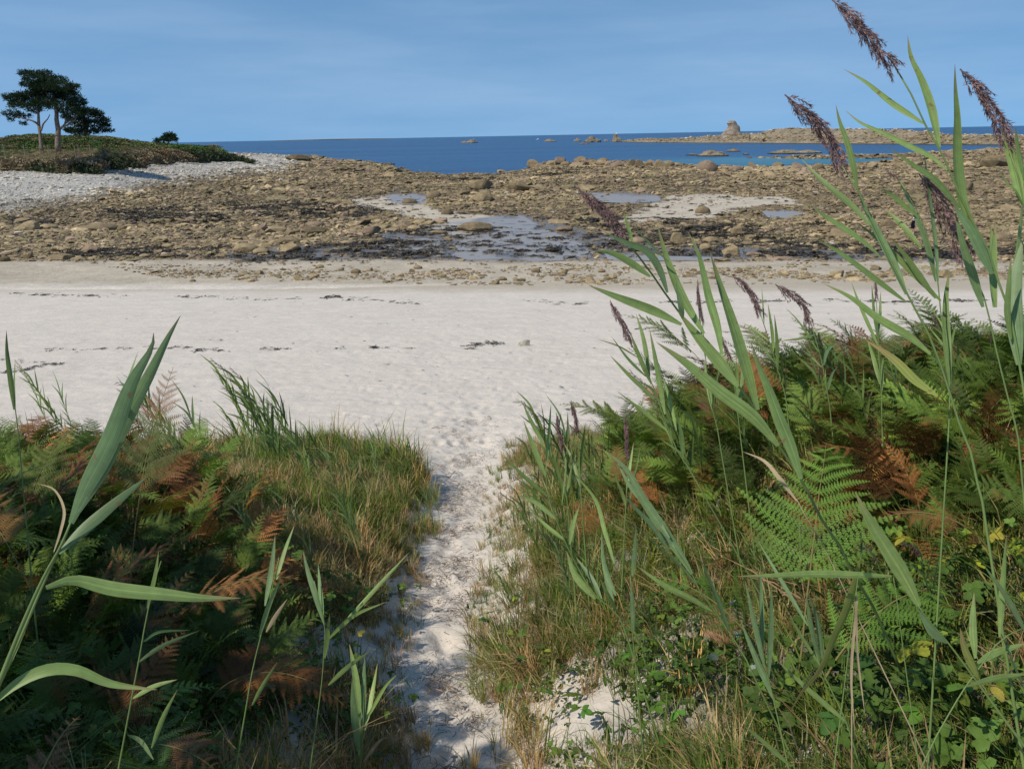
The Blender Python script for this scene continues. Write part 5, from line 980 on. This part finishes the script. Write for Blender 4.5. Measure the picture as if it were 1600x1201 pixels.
T('large central reed with long purple plume over the rock pools', 1.6, [(974,371),(999,402),(1020,430),(1037,455),(1065,493),(1090,525),(1125,560),(1153,602),(1181,640),(1212,689),(1253,751),(1288,819),(1310,848),(1329,888),(1344,914),(1366,951),(1388,1002),(1408,1048)],
  [([(925,392),(955,395),(985,410),(1016,432)],12),([(943,362),(975,378),(1010,392),(1030,420),(1043,457)],13,M_reed2),([(1027,350),(1037,388),(1048,420),(1069,469),(1100,521)],15),([(1075,362),(1093,402),(1107,462),(1121,511),(1128,553)],15),([(1109,392),(1125,444),(1146,507),(1167,577),(1184,640)],24),([(920,446),(967,465),(1020,485),(1065,507)],15),([(1025,534),(1076,570),(1125,612),(1177,651),(1216,696)],22),([(1058,485),(1090,525),(1125,568),(1153,604)],20),([(1174,535),(1185,570),(1202,612),(1216,651),(1236,700),(1252,748)],24),([(974,330),(980,350),(990,385)],6),([(988,350),(1010,375),(1045,410)],4,M_reed2),([(1056,440),(1064,480),(1067,498)],9,M_reed2)],
  [(974,371),(960,350),(935,322),(902,294)], 7, seed=6, pw=.05, D1=2.35, tail=False, pdens=1.3)
T('mid-sized plumed reed left of the large central one, leaning over bare sand', 3.1, [(983,532),(999,560),(1020,602),(1037,651),(1048,680),(1059,705),(1073,728),(1092,759)], [([(934,530),(967,541),(999,560)],5,M_reedy),([(955,525),(981,560),(1009,588)],6),([(953,555),(985,588),(1023,623)],7),([(964,611),(1002,640),(1044,674)],7),([(994,490),(1006,532),(1015,588)],8),([(1015,514),(1027,577),(1039,647)],9),([(1034,581),(1048,630),(1057,672)],6),([(1057,644),(1065,682),(1067,717)],8),([(985,520),(1000,560),(1018,600)],8)], [(983,532),(975,510),(953,469)], 3.5, seed=7, pw=.05)
T('thin reed with drooping feathery plume in front of the thicket, left of a pair', 4.4, [(1188,490),(1191,499),(1202,533),(1214,573),(1227,618),(1232,660)], [([(1190,448),(1192,475),(1194,505)],3),([(1200,474),(1207,522),(1208,550)],6),([(1210,491),(1214,535),(1215,581)],6),([(1221,545),(1222,570),(1221,597)],5),([(1226,539),(1228,580),(1227,618)],5),([(1160,504),(1180,515),(1202,533)],3),([(1170,515),(1190,540),(1211,567)],3)], [(1188,490),(1172,455),(1144,430)], 3, 'pair of feathery plumes', seed=8, pw=.10)
T('thin reed with drooping feathery plume in front of the thicket, right of a pair', 4.4, [(1266,501),(1273,525),(1284,565),(1290,598),(1296,632),(1300,670)], [([(1228,481),(1250,505),(1279,550)],5),([(1221,532),(1250,529),(1273,523)],4),([(1250,545),(1265,555),(1284,574)],5),([(1309,536),(1293,547),(1287,570)],6,M_reed2),([(1309,572),(1300,585),(1293,610)],5,M_reed2)], [(1266,501),(1250,470),(1211,444)], 3, seed=9, pw=.10)
T('upright reed with tiny dark plume rising from the tallest bracken', 4.0, [(1369,468),(1371,500),(1374,567),(1377,610),(1378,650)], [([(1330,440),(1345,480),(1372,540)],6),([(1355,530),(1365,560),(1375,600)],7),([(1381,553),(1378,575),(1378,610)],6),([(1362,445),(1366,490),(1372,530)],6),([(1376,455),(1375,490),(1372,520)],5)], [(1369,468),(1369,455),(1368,438)], 3, seed=10, pw=.04)
T('upright reed with dark spike behind the crossing leaves at centre right', 4.2, [(1097,500),(1099,520),(1104,577),(1109,623),(1120,665),(1126,700)], [([(1100,560),(1106,600),(1113,640)],7),([(1128,560),(1118,600),(1113,640)],5),([(1112,585),(1130,610),(1150,640)],5,M_reed2),([(1090,470),(1096,520),(1102,560)],4)], [(1097,500),(1092,470),(1090,437)], 3, seed=11, pw=.035)
T('short reed with dark drooping plume between the crossing leaves', 4.2, [(1140,560),(1146,590),(1152,640),(1158,690)], [([(1150,560),(1152,590),(1152,625)],6),([(1162,540),(1160,590),(1154,640)],6)], [(1140,560),(1132,540),(1124,520)], 3, seed=12, pw=.05)
T('leafy reed leaning over the right shoulder of the trail', 3.0, [(854,720),(853,740),(858,781),(872,819),(885,850),(905,890),(930,930),(965,960),(985,1010),(1000,1060)], [([(816,628),(831,660),(850,695)],7),([(818,657),(836,704),(853,745)],9),([(861,630),(857,690),(854,723)],8),([(787,711),(817,742),(855,775)],10),([(806,772),(836,784),(869,811)],8),([(836,805),(858,825),(883,844)],9),([(880,700),(884,730),(878,790)],8),([(905,790),(895,820),(890,850)],8),([(893,735),(930,780),(945,830),(960,880)],9),([(940,855),(945,890),(960,950)],9,M_reed2),([(885,860),(900,900),(930,935)],12,M_reed),([(900,870),(925,905),(940,935)],9,M_reed2)], None, 4, seed=13)
T('tall bluish reed leaves slanting across the green bracken', 2.5, [(1050,850),(1081,896),(1092,920),(1117,954),(1143,993),(1163,1025),(1180,1060)], [([(946,704),(979,734),(1004,778),(1029,816),(1060,862),(1081,896)],17,M_reed2),([(974,772),(996,797),(1020,822),(1045,860)],9,M_reed2),([(974,803),(1015,841),(1060,880),(1092,918)],11,M_reed2),([(995,884),(1038,914),(1080,935),(1112,954)],10),([(1092,868),(1117,925),(1140,988)],8,M_reed2),([(962,716),(985,760),(1020,800),(1046,840)],9,M_reed2)], None, 4, seed=14)
T('reed with small dark plume standing alone at the dune edge right of the trail', 4.8, [(980,712),(981,740),(978,790),(976,830)], [([(990,690),(984,730),(979,770)],6),([(960,745),(970,765),(978,790)],6),([(1000,700),(990,750),(978,800)],5)], [(980,712),(979,685),(977,650)], 3, seed=15, pw=.05)
T('reed with two dark plumes at the right shoulder, taller one', 4.9, [(902,676),(905,710),(907,760),(910,800)], [([(915,660),(910,700),(907,740)],6),([(880,690),(895,720),(907,760)],6)], [(902,676),(898,650),(892,625)], 3, seed=16, pw=.05)
T('reed with blackish bushy plume at the right shoulder of the trail', 4.9, [(880,701),(883,730),(886,780),(889,815)], [([(895,720),(890,750),(886,780)],6),([(862,700),(872,740),(886,780)],6)], [(880,701),(874,675),(869,645)], 3, seed=17, pw=.06)
T('bent yellow-green reed leaf folded downward in front of dead stems', 1.9, [(1346,830),(1345,850),(1344,874),(1342,890)], [([(1224,1133),(1250,1085),(1281,1046),(1303,995),(1325,944),(1344,874)],20,M_reedy)], None, 3, seed=18)
T('long level reed leaf pointing left across the fern stems', 1.85, [(1396,902),(1400,930),(1404,960)], [([(1150,900),(1200,899),(1270,896),(1340,898),(1393,900)],13)], None, 3, seed=19)
T('broad reed leaf with brown edge slanting down right of the big fern', 1.75, [(1434,944),(1450,968),(1480,1002),(1527,1065),(1575,1131),(1600,1164),(1620,1200)], [([(1336,768),(1360,815),(1388,860),(1412,900),(1436,946)],25),([(1434,950),(1455,985),(1480,1004)],14,M_reed2)], None, 5, seed=20, tail=False)
T('bluish reed clump of upright blades at the foot of the green bracken', 2.0, [(1182,985),(1190,1021),(1201,1061),(1215,1120),(1230,1190)], [([(1188,881),(1190,950),(1191,1021)],9,M_reed2),([(1205,907),(1205,980),(1201,1057)],10,M_reed2),([(1156,966),(1182,1030),(1210,1094)],10,M_reed2),([(1164,905),(1178,970),(1195,1043)],9,M_reed2),([(1160,1131),(1195,1160),(1236,1197)],8)], None, 4, seed=21)
T('small reed clump just right of the bluish clump, among dead fern', 2.1, [(1259,960),(1270,1000),(1281,1039),(1300,1080),(1322,1127),(1345,1200)], [([(1259,925),(1268,980),(1281,1032)],8,M_reed2),([(1262,925),(1276,965),(1286,1030)],9,M_reed2),([(1224,944),(1250,990),(1281,1039)],8),([(1184,844),(1230,922),(1262,977)],7,M_reed2),([(1215,1032),(1270,1083),(1322,1127)],9)], None, 4, seed=22)
T('tangle of broad reed blades in the lower right corner', 1.75, [(1600,980),(1564,999),(1540,1030),(1509,1072),(1476,1127),(1439,1200)], [([(1536,881),(1575,936),(1604,990)],9,M_reed2),([(1573,833),(1566,922),(1562,995)],12),([(1522,925),(1520,980),(1524,1028)],12),([(1500,980),(1508,1015),(1529,1061)],12,M_reedy),([(1558,973),(1582,1032),(1604,1083)],15,M_reed2),([(1610,1052),(1560,1058),(1509,1072)],14),([(1605,1004),(1560,1018),(1527,1035)],13)], None, 4, seed=23)
T('dead straw-coloured reed stalk hanging straight down at lower right', 1.9, [(1338,925),(1334,1000),(1331,1080),(1331,1190)], [([(1336,1150),(1330,1050),(1340,930)],5,M_tan),([(1352,1120),(1340,1020),(1338,930)],4,M_tan)], None, 3, seed=24, stemcol=M_tan, name='dead_reed')
T('curled dead leaf arching above the big fern', 1.9, [(1245,780),(1262,812),(1285,850),(1300,880)], [([(1160,705),(1194,720),(1217,746),(1245,782)],7,M_tan)], None, 3, seed=25, stemcol=M_tan, name='dead_reed')
T('foremost left reed with tall twisted blades overlapping the beach', 1.1, [(111,815),(95,853),(69,900),(39,966),(12,1032),(0,1062),(-25,1120),(-50,1200)],
  [([(240,520),(236,545),(205,600),(177,676),(158,717),(133,765),(111,817)],30,M_reed2),([(282,493),(262,528),(234,584),(215,619),(196,657),(177,695),(160,735),(122,800)],25,M_reed2),([(216,548),(205,580),(196,607),(186,650)],8,M_reed2),([(230,745),(190,777),(152,809),(120,837),(92,864)],20,M_reed2),
   ([(376,934),(316,934),(255,928),(180,920),(120,906),(95,910),(72,918)],24,M_reed),([(245,1077),(174,1068),(120,1047),(75,1046),(30,1065),(-20,1105)],20,M_reed),([(58,755),(85,765),(100,796),(95,828),(84,862)],5,M_tan)], None, 9, seed=26, tail=False)
T('second stem close behind the foremost left reed', 1.15, [(100,840),(82,880),(60,930),(35,990),(10,1045),(-10,1090),(-40,1180)], [([(40,985),(28,1010),(10,1050)],9,M_reed)], None, 7, seed=27, tail=False)
T('half-lit small reed in the shade under the level leaf at left', 2.0, [(252,876),(240,915),(228,969),(219,1020),(210,1068)], [([(298,984),(249,987),(224,1002)],6,M_reed2),([(313,984),(255,1008),(215,1035)],8,M_reed2),([(277,1061),(240,1072),(207,1091)],8),([(248,860),(242,900),(230,950)],7),([(277,1077),(255,1120),(237,1168)],8),([(198,1147),(220,1158),(240,1186)],12,M_reed2)], None, 4, seed=28)
T('slender reed at left with one straw-coloured dead blade', 2.4, [(436,870),(421,939),(406,999),(394,1050),(382,1120)], [([(440,899),(419,949),(405,995)],8,M_reed2),([(430,835),(424,890),(414,946)],10,M_reed2),([(449,935),(432,960),(416,987)],7,M_tan),([(433,1034),(412,1068),(394,1101)],7),([(460,820),(445,860),(432,905)],8)], None, 3.5, seed=29)
T('thin tall reed with splayed blades near the left verge of the trail', 2.6, [(491,907),(507,976),(506,1017),(502,1072),(485,1199)], [([(473,858),(482,896),(493,929),(507,975)],10,M_reed2),([(606,939),(559,958),(532,979),(510,1001)],7),([(628,880),(595,910),(562,947)],6),([(640,862),(600,905),(562,947),(530,980)],7),([(515,958),(512,990),(507,1028)],8),([(581,1015),(543,1042),(513,1070)],8),([(497,880),(500,920),(505,960)],8,M_reed2)], None, 3, seed=30)
T('dense clump of upright green blades on the left brink of the trail', 3.0, [(570,1060),(568,1120),(565,1170),(563,1198)], [([(546,1006),(556,1060),(562,1120)],12),([(570,1023),(568,1080),(566,1140)],10,M_reed2),([(590,1035),(582,1080),(570,1140)],9),([(583,1060),(576,1110),(566,1160)],9),([(620,1053),(600,1075),(575,1120)],6),([(550,1060),(553,1110),(560,1170)],12,M_reed2),([(560,1080),(560,1130),(562,1180)],12),([(604,1150),(590,1160),(568,1190)],6,M_tan)], None, 3, seed=31)
T('lone upright reed blade at the left edge against the beach', 3.2, [(18,600),(24,640),(30,690),(34,740)], [([(10,516),(11,550),(16,590),(22,640)],8),([(24,560),(22,600),(24,640)],5)], None, 3.5, seed=32)
T('reed with drooping tips standing in the middle of the verge grass', 2.7, [(985,900),(987,940),(988,985),(992,1030)], [([(994,820),(992,860),(988,900)],8,M_reed2),([(986,905),(988,940),(990,985)],8,M_reed2),([(940,830),(944,880),(962,930)],8,M_reed2),([(936,900),(950,930),(964,955)],8)], None, 3.5, seed=33)

# grey tamarisk-like shrub outside the frame whose shade lies over the left bank
M_shrub = mat('shrub_leaf', (.05, .09, .03), .7, .2, trans=.15)
sb = np.array([-5.75, .0]); sz_ = H1(*sb); t = thing('shrub', (sb[0], sb[1], sz_), 'large leafy shrub standing beyond the left edge, throwing shade over the left bank', 'shrub'); mb = MB()
for i in range(7): a = i*.9; mb.tube(cr([(0,0,0),(math.cos(a)*.4,math.sin(a)*.4,1.3),(math.cos(a)*1.1,math.sin(a)*1.1,2.9)], 8), np.linspace(.06, .015, 8), 6)
obj('branch', mb.mesh('branch', M_bark), t); g = np.random.default_rng(5); V = []; Fc = []
for i in range(26000):
    o = g.normal(size=3); o /= np.linalg.norm(o); r = g.uniform(.25, 1)**.6; p = o*r*[2.6, 2.9, 1.5]+[0, 0, 2.8]
    if fbm(np.array([p[0]*1.3+p[2]]), np.array([p[1]*1.3+p[2]*.5]), 7)[0] < .40: continue
    a = g.normal(size=3); a /= np.linalg.norm(a); b = np.cross(a, g.normal(size=3)); b /= np.linalg.norm(b); k = len(V); V += [p, p+a*.08+b*.035, p+a*.16, p+a*.08-b*.035]; Fc.append((k, k+1, k+2, k+3))
obj('foliage', mesh('foliage', V, Fc, M_shrub), t)
